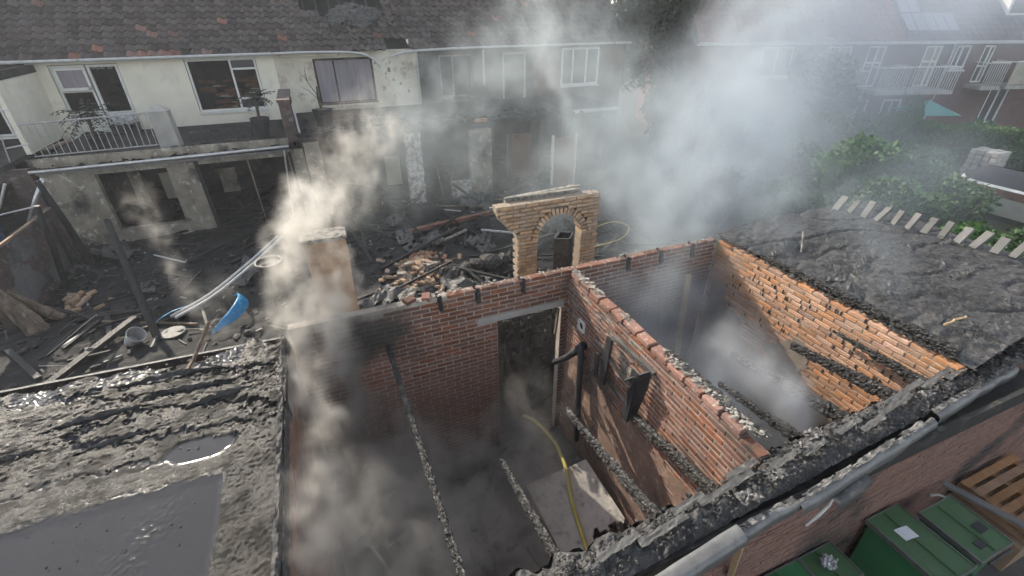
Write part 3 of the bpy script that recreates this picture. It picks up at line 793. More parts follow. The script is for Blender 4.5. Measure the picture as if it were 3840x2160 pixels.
# burnt pipes below the plate
b = MB().tube([(2.62, 4.12, 2.05), (2.60, 4.05, 1.95), (2.58, 4.0, 1.6), (2.57, 3.95, 1.1), (2.57, 3.92, .5)], [.05, .045, .04, .04, .04], 8).smooth()
tag(b.build('drain_pipe', MT['black']), 'burnt black pipe standing against the partition wall', 'pipe')
b = MB().tube([(2.62, 4.05, 2.10), (2.58, 4.35, 1.70), (2.50, 4.58, 1.45)], [.06, .045, .04], 8).smooth()
tag(b.build('drain_pipe', MT['black']), 'slanting burnt pipe elbow beside the doorway', 'pipe')
b = MB().bar((2.53, 4.60, 2.36), (2.50, 4.60, 1.95), .025, .04)
tag(b.build('door_post', MT['split_wood']), 'splintered remnant of a door post in the shed doorway', 'post')
# boards in the right shed
for i, (x0, x1, z0, z1) in enumerate(((4.60, 4.72, 2.44, .3), (3.62, 3.72, 2.2, .2), (3.05, 3.12, 2.3, .2), (4.15, 4.20, 2.3, .3))):
    b = MB().bar((x0+.06, 4.56, z0), (x0+.10+.05*i, 4.42, z1), .10 if i == 0 else .06, .03, up=(0, 1, 0))
    tag(b.build('upright_board', MT['wood_pale' if i == 0 else 'wood']), ('pale upright board showing through smoke in the right shed', 'dark upright stud third from the orange wall in the right shed', 'dark upright stud nearest the partition in the right shed', 'thin upright stud beside the pale board in the right shed')[i], 'board', 'studs against the back wall')
# ------------------------------------------------------------------ terrace with the burnt roofs
FY, EY, SL = 19.8, 15.7, R(40)
EAVE = (19.52, 4.63)
def tile_mesh(name, m, seed):
    r_ = random.Random(seed); n = 8; b = MB()
    V = []; F = []
    for t in (0, 1):
        for i in range(n+1):
            x = -.158+.316*i/n
            z = .040*math.sin(2*math.pi*(i/n)+.6)+.040*(1-t)
            V.append((x+r_.uniform(-.003, .003), -.17+.34*t, z))
    for i in range(n): F.append((i, i+1, n+1+i+1, n+1+i))
    o = len(V)
    V += [(V[i][0], V[i][1]+.002, V[i][2]-.034) for i in range(n+1)]
    for i in range(n): F.append((o+i, o+i+1, i+1, i))
    b.add(V, F); b.sm = False
    return b.mesh(name, m)
TM = [tile_mesh('roof_tile', MT['tile'], i) for i in range(3)]
TR_ = [tile_mesh('roof_tile', MT['tile_red'], i+9) for i in range(2)]
def slope_pt(x, s, n=0.):
    return Vector((x, EAVE[0]+s*math.cos(SL)-n*math.sin(SL), EAVE[1]+s*math.sin(SL)+n*math.cos(SL)))
def house_roof(th, x0, x1, red, hole=None, rows=10, seed=1, jumble=None):
    dk = MB(); S = 5.9
    holes = []
    def keep(u, v):
        return not (hole and hole(x0+(x1-x0)*u, S*v))
    dk.grid(lambda u, v: tuple(slope_pt(x0+(x1-x0)*u, S*v, -.03)), max(4, int((x1-x0)*4)), 24, keep=keep)
    rp = slope_pt(0, S)
    dk.add([(x0, rp.y, rp.z-.03), (x1, rp.y, rp.z-.03), (x1, rp.y+4.4, EAVE[1]), (x0, rp.y+4.4, EAVE[1])], [(0, 1, 2, 3)])
    roof = dk.build('roof', MT['burnt_wall'], th)
    r_ = random.Random(seed); nx = int(round((x1-x0)/.30)); p = (x1-x0)/nx
    up = MB(); src = [(v.co.copy()) for v in TM[0].vertices]; fs = [tuple(q.vertices) for q in TM[0].polygons]
    rot = Matrix.Rotation(SL, 3, 'X')
    for k in range(int(S/.27)-1):
        for i in range(nx):
            x, s = x0+(i+.5)*p, .13+.27*k
            if hole and hole(x, s): continue
            c = slope_pt(x, s)
            if k < rows:
                j = jumble(x, s) if jumble else 0
                isred = r_.random() < red(x, s)
                piece('roof_tile', (TR_ if isred else TM)[r_.randrange(2)], roof, c+Vector((r_.uniform(-1, 1)*(.004+.05*j), r_.uniform(-1, 1)*.03*j, r_.uniform(0, .05)*j)),
                      (SL+r_.uniform(-.35, .25)*j+r_.uniform(-.015, .015), r_.uniform(-.3, .3)*j+r_.uniform(-.01, .01), r_.uniform(-.5, .5)*j+r_.uniform(-.012, .012)), (p/.30, 1, 1))
            else:
                up.add([rot @ q+c for q in src], fs)
    if up.v: tag(up.build('upper_tiles', MT['tile'], roof), kind='stuff')
    MB().tube([(x0, rp.y, rp.z+.03), (x1, rp.y, rp.z+.03)], .11, 8).build('ridge', MT['tile'], roof)
    return roof
def window(th, x0, x1, z0, z1, cols=(), rows=(), m='white', panes=True, y=None, w=.06, pm='glass', name='window', sill=True, broken=()):
    """frame with bars; every pane its own sub-part. cols/rows: bar positions as fractions; rows: list of (i_column, fraction)"""
    y = FY if y is None else y
    b = MB(); ya, yb = y+.03, y+.10
    b.box((x0, ya, z0), (x0+w, yb, z1)).box((x1-w, ya, z0), (x1, yb, z1)).box((x0+w, ya, z0), (x1-w, yb, z0+w)).box((x0+w, ya, z1-w), (x1-w, yb, z1))
    xs = [x0+w]+[x0+(x1-x0)*c for c in cols]+[x1-w]
    for c in cols: b.box((x0+(x1-x0)*c-w/2, ya-.002, z0+w), (x0+(x1-x0)*c+w/2, yb-.002, z1-w))
    cells = []
    for i in range(len(xs)-1):
        a, c = xs[i]+(w/2 if i else 0), xs[i+1]-(w/2 if i < len(xs)-2 else 0)
        zs = [z0+w]+sorted(z0+(z1-z0)*f for k, f in rows if k == i)+[z1-w]
        for q in zs[1:-1]: b.box((a, ya-.001, q-w/2), (c, yb-.003, q+w/2))
        for j in range(len(zs)-1): cells.append((a, c, zs[j]+(w/2 if j else 0), zs[j+1]-(w/2 if j < len(zs)-2 else 0)))
    o = b.build(name, MT[m], th)
    if sill and name == 'window': MB().box((x0-.05, y-.06, z0-.07), (x1+.05, y+.04, z0-.004)).build('sill', MT[m], o)
    for i, (a, c, d, e) in enumerate(cells):
        if i in broken or not panes: continue
        pmm = pm[i] if isinstance(pm, (list, tuple)) else pm
        MB().box((a, y+.055, d), (c, y+.067, e)).build('pane', MT[pmm], o)
    return o
def rooms(th, x0, x1, back=23.4, mm='interior'):
    b = MB()
    for za, zb, yb in ((2.42, 4.6, back), (.02, 2.2, 21.5)):
        b.add([(x0+.02, FY+.2, za), (x1-.02, FY+.2, za), (x1-.02, yb, za), (x0+.02, yb, za)], [(0, 1, 2, 3)])
        b.add([(x0+.02, yb, za), (x1-.02, yb, za), (x1-.02, yb, zb), (x0+.02, yb, zb)], [(0, 1, 2, 3)])
        b.add([(x0+.02, FY+.2, za), (x0+.02, yb, za), (x0+.02, yb, zb), (x0+.02, FY+.2, zb)], [(0, 1, 2, 3)])
        b.add([(x1-.02, FY+.2, za), (x1-.02, yb, za), (x1-.02, yb, zb), (x1-.02, FY+.2, zb)], [(0, 1, 2, 3)])
        b.add([(x0+.02, FY+.2, zb), (x1-.02, FY+.2, zb), (x1-.02, yb, zb), (x0+.02, yb, zb)], [(0, 1, 2, 3)])
    return b.build('interior', MT[mm], th)
def gutter_line(th, pts, r_=.05):
    return MB().tube(spline(pts, 8), r_, 8).smooth().build('gutter', MT['pvc'], th)

# --- house at the left end, burnt dark brick
hz_ = thing('row_house', 'burnt dark brick end house left of the white screen wall', 'house', (-10.8, 20, 0))
wall_panel(-14, -7.72, 0, 4.62, [(-9.6, -8.2, 2.5, 4.2), (-9.4, -8.0, 0, 2.1), (-13, -11, 2.8, 4.2)], FY, FY+.25).build('wall', MT['burnt_brick'], hz_)
house_roof(hz_, -14, -7.72, lambda x, s: .25 if s < .5 else .06, rows=10, seed=4)
window(hz_, -9.6, -8.2, 2.5, 4.2, (.5,), (), m='white', panes=False)
rooms(hz_, -14, -7.72)
gutter_line(hz_, [(-14, 19.44, 4.58), (-7.72, 19.44, 4.585)])
wall_panel(-14, -7.25, 0, 2.3, [(-9.4, -7.7, 0, 2.0)], EY+.2, EY+.4).build('extension_wall', MT['burnt_brick'], hz_)
MB().box((-14, 15.9, 2.3), (-7.72, FY-.01, 2.42)).build('extension_roof', MT['burnt_wall'], hz_)
for p, q in (((-7.42, 15.95, 3.2), (-7.55, 16.0, 2.5)), ((-7.6, 15.95, 3.78), (-7.02, 15.95, 3.77)), ((-7.45, 15.95, 2.86), (-6.95, 16.0, 2.92))):
    MB().tube([p, q], .018, 6).build('bent_rail', MT['alu'], hz_)

# --- white plastered house with the balcony
A = thing('row_house', 'white plastered terrace house with a burnt-out ground floor and balcony', 'house', (-4.2, 20, 0))
HA = [(-7.28, -5.50, 2.44, 4.45), (-3.66, -1.52, 2.82, 4.50)]
wall_panel(-7.72, -.95, 2.2, 4.62, HA, FY, FY+.25).build('wall', MT['plaster'], A)
def redA(x, s):
    if s < .3: return .45 if x < -3.6 else .04
    if s < .6: return .10 if x < -5 else .03
    return .02
house_roof(A, -7.72, -.95, redA, seed=2)
gutter_line(A, [(-7.72, 19.44, 4.585), (-5, 19.44, 4.59), (-2, 19.44, 4.60), (-.95, 19.44, 4.60)], .045)
MB().box((-7.72, 19.60, 4.50), (-.95, FY-.005, 4.60)).build('eaves_board', MT['white'], A)
w1 = window(A, -7.26, -6.38, 2.46, 4.43, (), ((0, .30), (0, .62)), m='white', pm=('white', 'glass', 'glass'), sill=False, broken=(1,))
b = MB(); b.box((-7.16, 19.70, 3.72), (-6.36, 19.745, 3.80)).box((-7.16, 19.74, 4.30), (-6.36, 19.785, 4.37)).box((-7.16, 19.72, 3.80), (-7.09, 19.765, 4.30)).box((-6.43, 19.72, 3.80), (-6.36, 19.765, 4.30))
cs = b.build('casement', MT['white'], A)
MB().box((-7.09, 19.738, 3.80), (-6.43, 19.748, 4.30)).build('pane', MT['curtain'], cs)
dr = window(A, -6.34, -5.52, 2.44, 4.43, (), ((0, .28),), m='white', name='door', sill=False, broken=(1,), pm=('white', 'glass'), w=.07)
b = MB().box((-6.24, 19.78, 2.54), (-5.62, 19.81, 2.92))
for i in range(5): b.box((-6.24, 19.765, 2.58+.07*i), (-5.62, 19.785, 2.62+.07*i))
b.build('slat', MT['white'], dr)
b = MB()
for i in range(22):
    b.cbox((-6.24+rnd.uniform(0, .6), 19.83, 4.34+rnd.uniform(-.03, .02)), (rnd.uniform(.02, .08), .01, rnd.uniform(.02, .07)), (0, rnd.uniform(-.5, .5), 0))
b.build('glass_shard', MT['curtain'], dr)
window(A, -3.64, -1.54, 2.84, 4.48, (.62,), ((1, .22), (1, .80)), m='white', pm=('glass', 'glass', 'glass', 'glass'), broken=(0, 2))
rooms(A, -7.72, -.95)
b = MB(); r_ = random.Random(3)
for i in range(46):
    x, z = r_.uniform(-3.6, -1.6), r_.uniform(2.5, 3.7)
    b.cbox((x, r_.uniform(21.3, 22.2), z), (r_.uniform(.15, .6), .04, r_.uniform(.02, .14)), (0, r_.uniform(-.15, .15), r_.uniform(-.3, .3)))
b.build('room_wreckage', MT['panel_brown'], A)
b = MB()
for i in range(14):
    x, z = r_.uniform(-3.4, -1.6), r_.uniform(2.6, 3.5)
    b.cbox((x, 21.25, z), (r_.uniform(.1, .35), .03, r_.uniform(.02, .05)), (0, r_.uniform(-.15, .15), 0))
b.build('pale_lath', MT['cream'], A)
# screen between balconies
MB().box((-7.72, 17.3, 2.40), (-7.60, FY-.004, 4.28)).build('balcony_screen', MT['plaster'], A)
MB().box((-7.74, 17.28, 4.285), (-7.58, FY-.004, 4.50)).build('screen_shadow_gap', MT['burnt_wall'], A)  # dark box standing in for the shadow gap above the screen
# ground floor extension
wall_panel(-7.0, -.55, 0, 2.22, [(-5.85, -4.18, .42, 2.06), (-3.46, -1.0, -.1, 2.06)], EY, EY+.22).build('extension_wall', MT['plaster_burnt'], A)
MB().box((-7.05, EY+.221, 0), (-6.85, FY-.01, 2.2)).build('side_wall', MT['burnt_brick'], A)
MB().box((-7.1, 15.76, 2.22), (-.92, FY-.003, 2.42)).build('balcony_floor', MT['burnt_wall'], A)
def fas(u, v):
    x = -7.08+6.2*u
    return (x, 15.66-.03*math.sin(v*3), 2.60-.26*v*(1+.35*fbm(x*2.2, 4, 1)))
MB().grid(fas, 130, 6, keep=lambda u, v: not (v > .6 and fbm(u*30, v*2, 3) > .22)).build('fascia', MT['plaster_burnt'], A)
MB().box((-7.08, 15.70, 2.44), (-.92, 15.80, 2.52)).build('edge_beam', MT['burnt_wall'], A)
gt = MB().tube([(-7.08, 15.52, 2.30), (-4, 15.50, 2.335), (-.90, 15.50, 2.38)], .045, 8).smooth().build('gutter', MT['alu'], A)
MB().box((-7.0, 15.57, 2.20), (-.90, 15.66, 2.27)).build('awning_rail', MT['zinc'], A)
MB().tube([(-1.05, 15.45, 2.28), (-1.16, 15.42, 1.2), (-1.25, 15.40, .3)], .025, 6).build('downpipe', MT['alu'], A)
for x, w_, m in ((-3.42, .09, 'char'), (-.93, .07, 'char'), (-2.1, .035, 'split_wood')):
    MB().bar((x, EY-.06, 2.2), (x+.03, EY-.04, 0), w_, w_).build('post', MT[m], A)
MB().box((-5.9, EY+.02, .34), (-4.13, EY+.10, .41)).build('sill', MT['concrete'], A)
for x0, x1, z0, z1, y, m in ((-4.95, -4.10, .62, 1.45, 17.6, 'cream'), (-5.62, -5.30, .5, 1.9, 17.2, 'plaster_burnt'), (-3.35, -2.85, .55, 1.35, 17.8, 'plaster_burnt')):
    MB().box((x0, y, z0), (x1, y+.05, z1)).build('inner_panel', MT[m], A)
for i in range(5):
    MB().box((-5.6+i*.3, 17.0, .25), (-5.38+i*.3, 17.5, .38+.1*(i % 3))).build('burnt_cabinet', MT['burnt_wall'], A)
# balcony rail
rl = MB().tube([(-7.0, 15.95, 3.40), (-4.22, 15.98, 3.48)], .022, 6).build('railing', MT['rail'], A)
MB().tube([(-6.98, 15.95, 2.60), (-4.22, 15.98, 2.64)], .016, 6).build('bottom_rail', MT['rail'], rl)
bm_ = MB().tube([(0, 0, 0), (0, 0, .84)], .011, 5).mesh('baluster', MT['rail'])
for i in range(19):
    f = i/18
    piece('baluster', bm_, rl, (-6.95+2.70*f, 15.95+.03*f, 2.59+.04*f), (rnd.uniform(-.02, .02), rnd.uniform(-.02, .02), 0))
# party fin of dark brick
b = MB().box((-.92, 15.85, 2.42), (-.62, 18.2, 3.55)); b.box((-.95, 15.82, 3.552), (-.59, 18.22, 3.63))
b.build('party_fin', MT['burnt_brick'], A)
MB().tube([(-.55, 15.9, 3.5), (-.52, 15.9, 2.5)], .03, 6).build('drain_stub', MT['pvc'], A)

# --- cream house with the roof hole
B = thing('row_house', 'cream terrace house with a collapsed hole in its tiled roof', 'house', (1.6, 20, 0))
wall_panel(-.95, 4.12, 2.2, 4.60, [(.31, 2.40, 2.83, 4.38)], FY+.003, FY+.25).build('wall', MT['plaster_cream'], B)
def holeB(x, s):
    c = (x-1.7)/1.45; d = (s-2.3)/.95
    return c*c+d*d+.5*fbm(x*2.3, s*2.3, 1, 3) < 1 or (((x-3.35)/.55)**2+((s-.15)/.5)**2 < 1)
def jumB(x, s):
    c = (x-2.2)/2.0; d = (s-1.9)/1.5
    return max(0, 1.25-(c*c+d*d))*.8
house_roof(B, -.95, 4.12, lambda x, s: .03, hole=holeB, seed=5, jumble=jumB)
for i in range(7):
    x = .4+.45*i
    p0, p1 = slope_pt(x, .9, -.14), slope_pt(x+rnd.uniform(-.1, .1), 3.6, -.16)
    MB().bar(p0, p1, .07, .12).build('rafter', MT['char'], B)
def crump(u, v, k=0):
    x = 1.0+2.1*u; s = .95+1.15*v
    p = slope_pt(x, s, .06+.16*abs(fbm(u*3+k, v*3, 3, 3))+.10*fbm(u*9, v*7, 6, 4)+.10*math.sin(u*3)*math.sin(v*3))
    return (p.x+.12*fbm(u*5, v*5, 1), p.y, p.z)
MB().grid(crump, 46, 30, keep=lambda u, v: ((u-.52)/.5)**2+((v-.5)/.52)**2+.7*fbm(u*4, v*4, 9) < .95).build('crumpled_felt', MT['membrane'], B)
MB().add([tuple(slope_pt(-.5, .4, -.9)), tuple(slope_pt(4.0, .4, -.9)), tuple(slope_pt(4.0, 4.5, -.9)), tuple(slope_pt(-.5, 4.5, -.9))], [(0, 1, 2, 3)]).build('dark_backing', MT['void'], B)  # near-black sheet below the roof hole, attic darkness put into its colour
gutter_line(B, [(-.95, 19.44, 4.60), (.2, 19.42, 4.61), (1.5, 19.40, 4.58), (2.05, 19.38, 4.50), (2.35, 19.36, 4.36), (2.55, 19.35, 4.16), (2.62, 19.36, 4.05)], .04)
gutter_line(B, [(3.05, 19.34, 4.38), (3.3, 19.36, 4.47), (3.7, 19.40, 4.53), (4.12, 19.42, 4.56)], .04)
MB().box((-.95, 19.60, 4.48), (2.3, FY-.005, 4.58)).build('eaves_board', MT['plaster_cream'], B)
window(B, .33, 2.38, 2.85, 4.36, (.33,), (), m='burnt_brick', pm=('curtain', 'curtain'), w=.055)
MB().box((.15, FY-.10, 2.72), (2.55, FY+.003, 2.80)).build('sill', MT['plaster_cream'], B)
b = MB(); r_ = random.Random(8)
for i in range(17):
    x, z = r_.gauss(2.75, .18) if i % 3 else r_.uniform(2.5, 3.8), r_.uniform(2.95, 4.3)
    s = r_.uniform(.015, .06)
    b.lathe((0, 0, 0), [(0.001, 0), (.001, 0.001)], 3) if False else b.add([(x+s*math.cos(a)*(1+.3*math.sin(3*a+i)), FY-.001, z+s*1.3*math.sin(a)) for a in [k*math.pi/5 for k in range(10)]], [tuple(range(10))])
tag(b.build('spalled_patch', mat('spalled', (.36, .27, .21), (.26, .2, .16), 5.), B), kind='stuff')
rooms(B, -.95, 4.12, mm='burnt_wall')
MB().box((4.06, FY-.06, 2.25), (4.10, FY-.003, 4.4)).build('downpipe', MT['pvc'], B)
MB().box((-.62, 15.62, 2.42), (5.62, FY-.003, 2.60)).build('extension_roof', MT['burnt_wall'], B)
def pr(x0, x1, z0, z1, y, th_, name, m, d=.3, seed=1):
    """a ragged standing pier"""
    def f(side):
        pass
    b = MB(); n = 14
    L, Rr = [], []
    for i in range(n+1):
        z = z0+(z1-z0)*i/n
        L.append((x0+.03*fbm(z*4, seed, 1), z)); Rr.append((x1+.03*fbm(z*4, seed, 5), z))
    b.prism(L+Rr[::-1], y, y+d)
    return b.build(name, MT[m], th_)
pr(2.55, 3.06, 0, 2.42, 15.5, B, 'pier', 'plaster_peel', .35, 2)
pr(-.5, -.05, 0, 2.42, 15.6, B, 'pier', 'plaster_burnt', .35, 3)
pr(4.74, 5.52, 0, 2.36, 15.5, B, 'pier', 'plaster_burnt', .3, 4)
pr(4.03, 4.73, 0, .62, 15.52, B, 'low_wall', 'plaster_peel', .25, 5)
for x in (5.08, 5.30): MB().cbox((x, 15.6, 2.64), (.20, .12, .09), (0, .05, .1)).build('cap_brick', MT['brick_light'], B)
MB().box((2.0, 17.0, .35), (2.52, 17.05, 1.38)).build('hanging_panel', MT['cream'], B)
MB().box((-.5, 18.9, .02), (4.1, 19.0, 2.2)).build('inner_wall', MT['burnt_wall'], B)
MB().bar((3.55, 15.7, 1.2), (3.75, 15.9, .1), .03, .03).bar((4.2, 15.4, 1.6), (3.95, 15.4, .7), .03, .02).build('fallen_lath', MT['wood'], B)
crust(B, 'roof_debris', MT['rubble'], [(-.4, 16.2, 2.62), (2, 16.0, 2.64), (5.5, 16.0, 2.62), (3, 17.6, 2.62), (0, 18, 2.62)], .22, 260, 81, .5, .6)
crust(B, 'roof_char', MT['char'], [(-.4, 15.8, 2.62), (2, 15.8, 2.64), (5.5, 15.8, 2.62), (3, 17.2, 2.62), (0, 17.6, 2.62)], .26, 140, 82, .4, .6)

# --- grey sooty house behind the thickest veil
Cc = thing('row_house', 'sooty grey terrace house with a tall white-framed balcony door', 'house', (6.5, 20, 0))
wall_panel(4.12, 9.05, 2.2, 4.60, [(7.62, 8.70, 2.3, 4.38), (4.95, 6.3, 2.8, 4.35)], FY, FY+.25).build('wall', MT['plaster_grey'], Cc)
house_roof(Cc, 4.12, 9.05, lambda x, s: .05, seed=7)
gutter_line(Cc, [(4.12, 19.44, 4.56), (6, 19.44, 4.59), (9.05, 19.44, 4.60)], .045)
window(Cc, 7.62, 8.70, 2.3, 4.38, (), (), m='cream', name='door', w=.10)
window(Cc, 4.95, 6.3, 2.8, 4.35, (.4,), (), m='plaster_burnt', pm='glass')
MB().tube([(6.75, 19.66, 4.5), (6.75, 19.66, 3.2)], .04, 8).build('downpipe', MT['pvc'], Cc)
rooms(Cc, 4.12, 9.05, mm='burnt_wall')
MB().box((5.64, 15.9, 2.42), (9.0, FY-.003, 2.58)).build('extension_roof', MT['burnt_wall'], Cc)
for x0, x1, z0, z1, y, m in ((6.5, 7.5, .2, 1.85, 16.5, 'panel_brown'), (7.83, 8.66, .05, 1.88, 15.2, 'panel_brown')):
    MB().box((x0, y, z0), (x1, y+.06, z1)).build('door_panel', MT[m], Cc)
for x in (7.78, 8.71): MB().box((x-.04, 15.17, 0), (x+.03, 15.27, 1.98)).build('door_frame', MT['white'], Cc)
for x in (5.7, 6.4, 7.6, 8.95): MB().bar((x, 15.95, 0), (x+.02, 15.95, 2.4), .10, .10).build('post', MT['char'], Cc)
crust(Cc, 'roof_debris', MT['rubble'], [(5.8, 16.2, 2.6), (9, 16.2, 2.6), (6, 17.8, 2.6)], .2, 150, 83, .5, .6)

# --- brown end house by the big tree
D = thing('row_house', 'brown brick terrace end house with a white window beside the tree', 'house', (11.2, 20, 0))
wall_panel(9.05, 13.5, 0, 4.60, [(10.36, 12.28, 2.93, 4.47), (9.6, 10.5, .1, 2.3)], FY, FY+.25).build('wall', MT['brick_far'], D)
house_roof(D, 9.05, 13.5, lambda x, s: .03, seed=9)
gutter_line(D, [(9.05, 19.44, 4.60), (13.6, 19.44, 4.60)], .045)
window(D, 10.38, 12.26, 2.95, 4.45, (.30, .66), (), m='white', w=.08)
rooms(D, 9.05, 13.5)
MB().box((13.25, FY+.26, 0), (13.49, 27, 4.6)).build('gable_wall', MT['brick_far'], D)
wall_panel(9.1, 10.9, 0, 2.5, [(9.66, 10.5, .1, 2.3)], 16.2, 16.4).build('extension_wall', MT['burnt_brick'], D)
MB().box((9.05, 16.12, 2.502), (10.95, FY-.003, 2.60)).build('extension_roof', MT['burnt_wall'], D)
MB().box((9.05, 16.07, 2.50), (10.95, 16.118, 2.62)).build('fascia', MT['white'], D)
window(D, 9.68, 10.48, .12, 2.28, (), (), m='burnt_brick', name='door', y=16.2)
MB().box((10.72, 16.22, 0), (10.86, FY-.01, 2.5)).build('side_wall', MT['brick_far'], D)

# ------------------------------------------------------------------ things on the white house's balcony
def potted(loc, pr_, label, group=None, m='pot', name='plant_pot'):
    return None
def pot_profile(r0, r1, h): return [(r0*.98, 0), (r0, .02), (r1*.94, h*.8), (r1*1.02, h*.82), (r1*1.05, h), (r1*.92, h), (r1*.9, h*.9)]
def frond(b, base, az, el, L, droop, w=.05, n=7):
    p = Vector(base); d = Vector((math.cos(az)*math.cos(el), math.sin(az)*math.cos(el), math.sin(el)))
    pts = [p.copy()]
    for i in range(n):
        p = p+d*(L/n); d = (d+Vector((0, 0, -droop/n))).normalized(); pts.append(p.copy())
    for i in range(n):
        s = pts[i+1]-pts[i]; sd = s.cross(Vector((0, 0, 1))).normalized()
        for k in (-1, 1):
            ww = w*1.5*(1-.6*i/n)
            tip = pts[i]+s*.5+sd*k*ww*2.2-Vector((0, 0, ww*.8))
            b.add([pts[i], pts[i]+s*.6, tip], [(0, 1, 2)])
    b.tube(pts, [.008]*len(pts), 3, cap=False)
def palm(loc, r0, r1, h, label, th_, nf, fl, seed, trunk=.5):
    t_ = thing('potted_palm', label, 'plant', loc, 'potted plants on the balcony')
    MB().lathe(loc, pot_profile(r0, r1, h), 16).build('pot', MT['pot'], t_)
    x, y, z = loc; r_ = random.Random(seed)
    top = (x+.03, y, z+h+trunk)
    MB().tube([(x, y, z+h*.8), (x+.01, y, z+h+trunk*.5), top], [.05, .04, .035], 6).build('stem', MT['bark'], t_)
    b = MB()
    for i in range(nf): frond(b, top, r_.uniform(0, 6.28), r_.uniform(-.1, 1.0), fl*r_.uniform(.6, 1.1), r_.uniform(.7, 1.8))
    b.build('frond', MT['palm'], t_)
    return t_
palm((-6.05, 17.4, 2.42), .20, .28, .40, 'round dark pot with a scorched palm behind the balcony railing', None, 28, .95, 3, .42)
palm((-1.62, 17.0, 2.44), .17, .27, .55, 'black bucket pot with a wilted palm near the brick fin', None, 22, .70, 5, .55)
t_ = thing('potted_tree', 'square dark planter with a bare burnt shrub right of the brick fin', 'plant', (.27, 17, 2.6), 'potted plants on the balcony')
b = MB(); b.lathe((.27, 17, 2.6), [(.24, 0), (.29, .45), (.32, .46), (.32, .53), (.28, .53)], 4); b.build('pot', MT['pot'], t_)
b = MB().tube([(.25, 17, 3.05), (.22, 17, 3.5), (.24, 17, 3.8)], [.05, .04, .02], 6)
for p, q, k in (((.22, 17, 3.5), (-.05, 17, 4.05), (-.2, 17, 4.25)), ((.22, 17, 3.4), (-.02, 16.9, 3.7), (-.2, 16.9, 3.8)), ((.0, 17, 3.95), (-.02, 17, 4.2), (.0, 17, 4.35))): b.tube([p, q, k], [.012, .008, .004], 4)
b.build('stem', MT['bark'], t_)
t_ = thing('concrete_post', 'square concrete balcony post with a pyramid cap', 'post', (-4.08, 16.6, 2.42))
b = MB().add([(-4.30, 16.38, 2.42), (-3.80, 16.38, 2.42), (-3.80, 16.84, 2.42), (-4.30, 16.84, 2.42), (-4.32, 16.40, 3.44), (-3.84, 16.40, 3.44), (-3.84, 16.82, 3.44), (-4.32, 16.82, 3.44)], [(0, 1, 5, 4), (1, 2, 6, 5), (2, 3, 7, 6), (3, 0, 4, 7)])
b.build('shaft', MT['concrete'], t_)
MB().add([(-4.34, 16.38, 3.442), (-3.82, 16.38, 3.442), (-3.82, 16.84, 3.442), (-4.34, 16.84, 3.442), (-4.08, 16.61, 3.62)], [(0, 1, 4), (1, 2, 4), (2, 3, 4), (3, 0, 4), (3, 2, 1, 0)]).build('pyramid_cap', MT['concrete'], t_)
crust(t_, 'crumbled_base', MT['rubble'], [(-4.4, 16.35, 2.44), (-3.4, 16.35, 2.44)], .12, 30, 91, .08, .7)
t_ = thing('bench', 'low charred bench tipped behind the balcony railing', 'bench', (-6.7, 16.8, 2.42))
MB().bar((-7.05, 16.7, 2.62), (-6.35, 16.8, 2.80), .30, .05).build('seat', MT['split_wood'], t_)
for x in (-6.95, -6.5): MB().bar((x, 16.7, 2.42), (x+.03, 16.72, 2.70), .07, .07).build('leg', MT['char'], t_)
def bund(u, v):
    a = 2*math.pi*u; p = math.pi*(v-.5)
    k = 1+.25*fbm(math.cos(a)*2, math.sin(a)*2, v*4, 4)
    return (-5.80+.34*k*math.cos(a)*math.cos(p), 19.35+.22*k*math.sin(a)*math.cos(p), 2.86+.20*k*math.sin(p))
tag(MB().grid(bund, 36, 20).build('bundle', MT['rag']), 'crumpled grey bundle hanging at the balcony door', 'bundle')
tag(MB().box((-6.15, 19.1, 2.42), (-5.45, 19.55, 2.66)).box((-6.18, 19.07, 2.662), (-5.42, 19.58, 2.70)).build('crate', MT['pot']), 'dark crate under the grey bundle at the balcony door', 'crate')
t_ = thing('planter', 'long charred planter full of ash under the big window', 'planter', (-2.8, 17.3, 2.42))
MB().box((-3.66, 17.15, 2.42), (-1.95, 17.5, 2.66)).build('trough', MT['char_soft'], t_)
crust(t_, 'ash_fill', MT['char_ash'], [(-3.62, 17.3, 2.66), (-2.0, 17.3, 2.68)], .10, 110, 93, .12, .6)
crust(t_, 'rim_debris', MT['rubble'], [(-3.4, 16.7, 2.44), (-1.9, 16.6, 2.44)], .12, 60, 94, .2, .5)
# ------------------------------------------------------------------ the burnt yard
# garden wall on the left with plaster left in patches
th = thing('garden_wall', 'burnt garden wall with patches of white plaster on the left', 'wall', (-6.7, 13.2, 0))
MB().grid(lambda u, v: (-6.62, 11.2+3.6*u, 1.62*v-.02+.05*v*fbm(u*9, 2, 1)), 60, 24).build('brick_face', MT['burnt_brick'], th)
MB().box((-6.80, 11.2, 0), (-6.63, 14.8, 1.58)).build('wall_core', MT['burnt_brick'], th)
def pl(seed, y0, y1, z0, z1, nm):
    MB().grid(lambda u, v: (-6.605+.006*fbm(u*9, v*9, seed), y0+(y1-y0)*u, z0+(z1-z0)*v), 40, 34,
              keep=lambda u, v: ((u-.5)/.5)**2+((v-.5)/.5)**2+1.0*fbm(u*3.2, v*3.2, seed, 4) < .75).build(nm, MT['plaster_grey'], th)
pl(2, 11.25, 12.9, .0, 1.15, 'plaster_patch'); pl(5, 13.0, 14.6, .0, .95, 'plaster_patch'); pl(9, 11.9, 13.3, .95, 1.62, 'plaster_patch')
MB().bar((-6.70, 11.2, 1.63), (-6.70, 14.8, 1.55), .06, .05).build('coping_batten', MT['wood'], th)
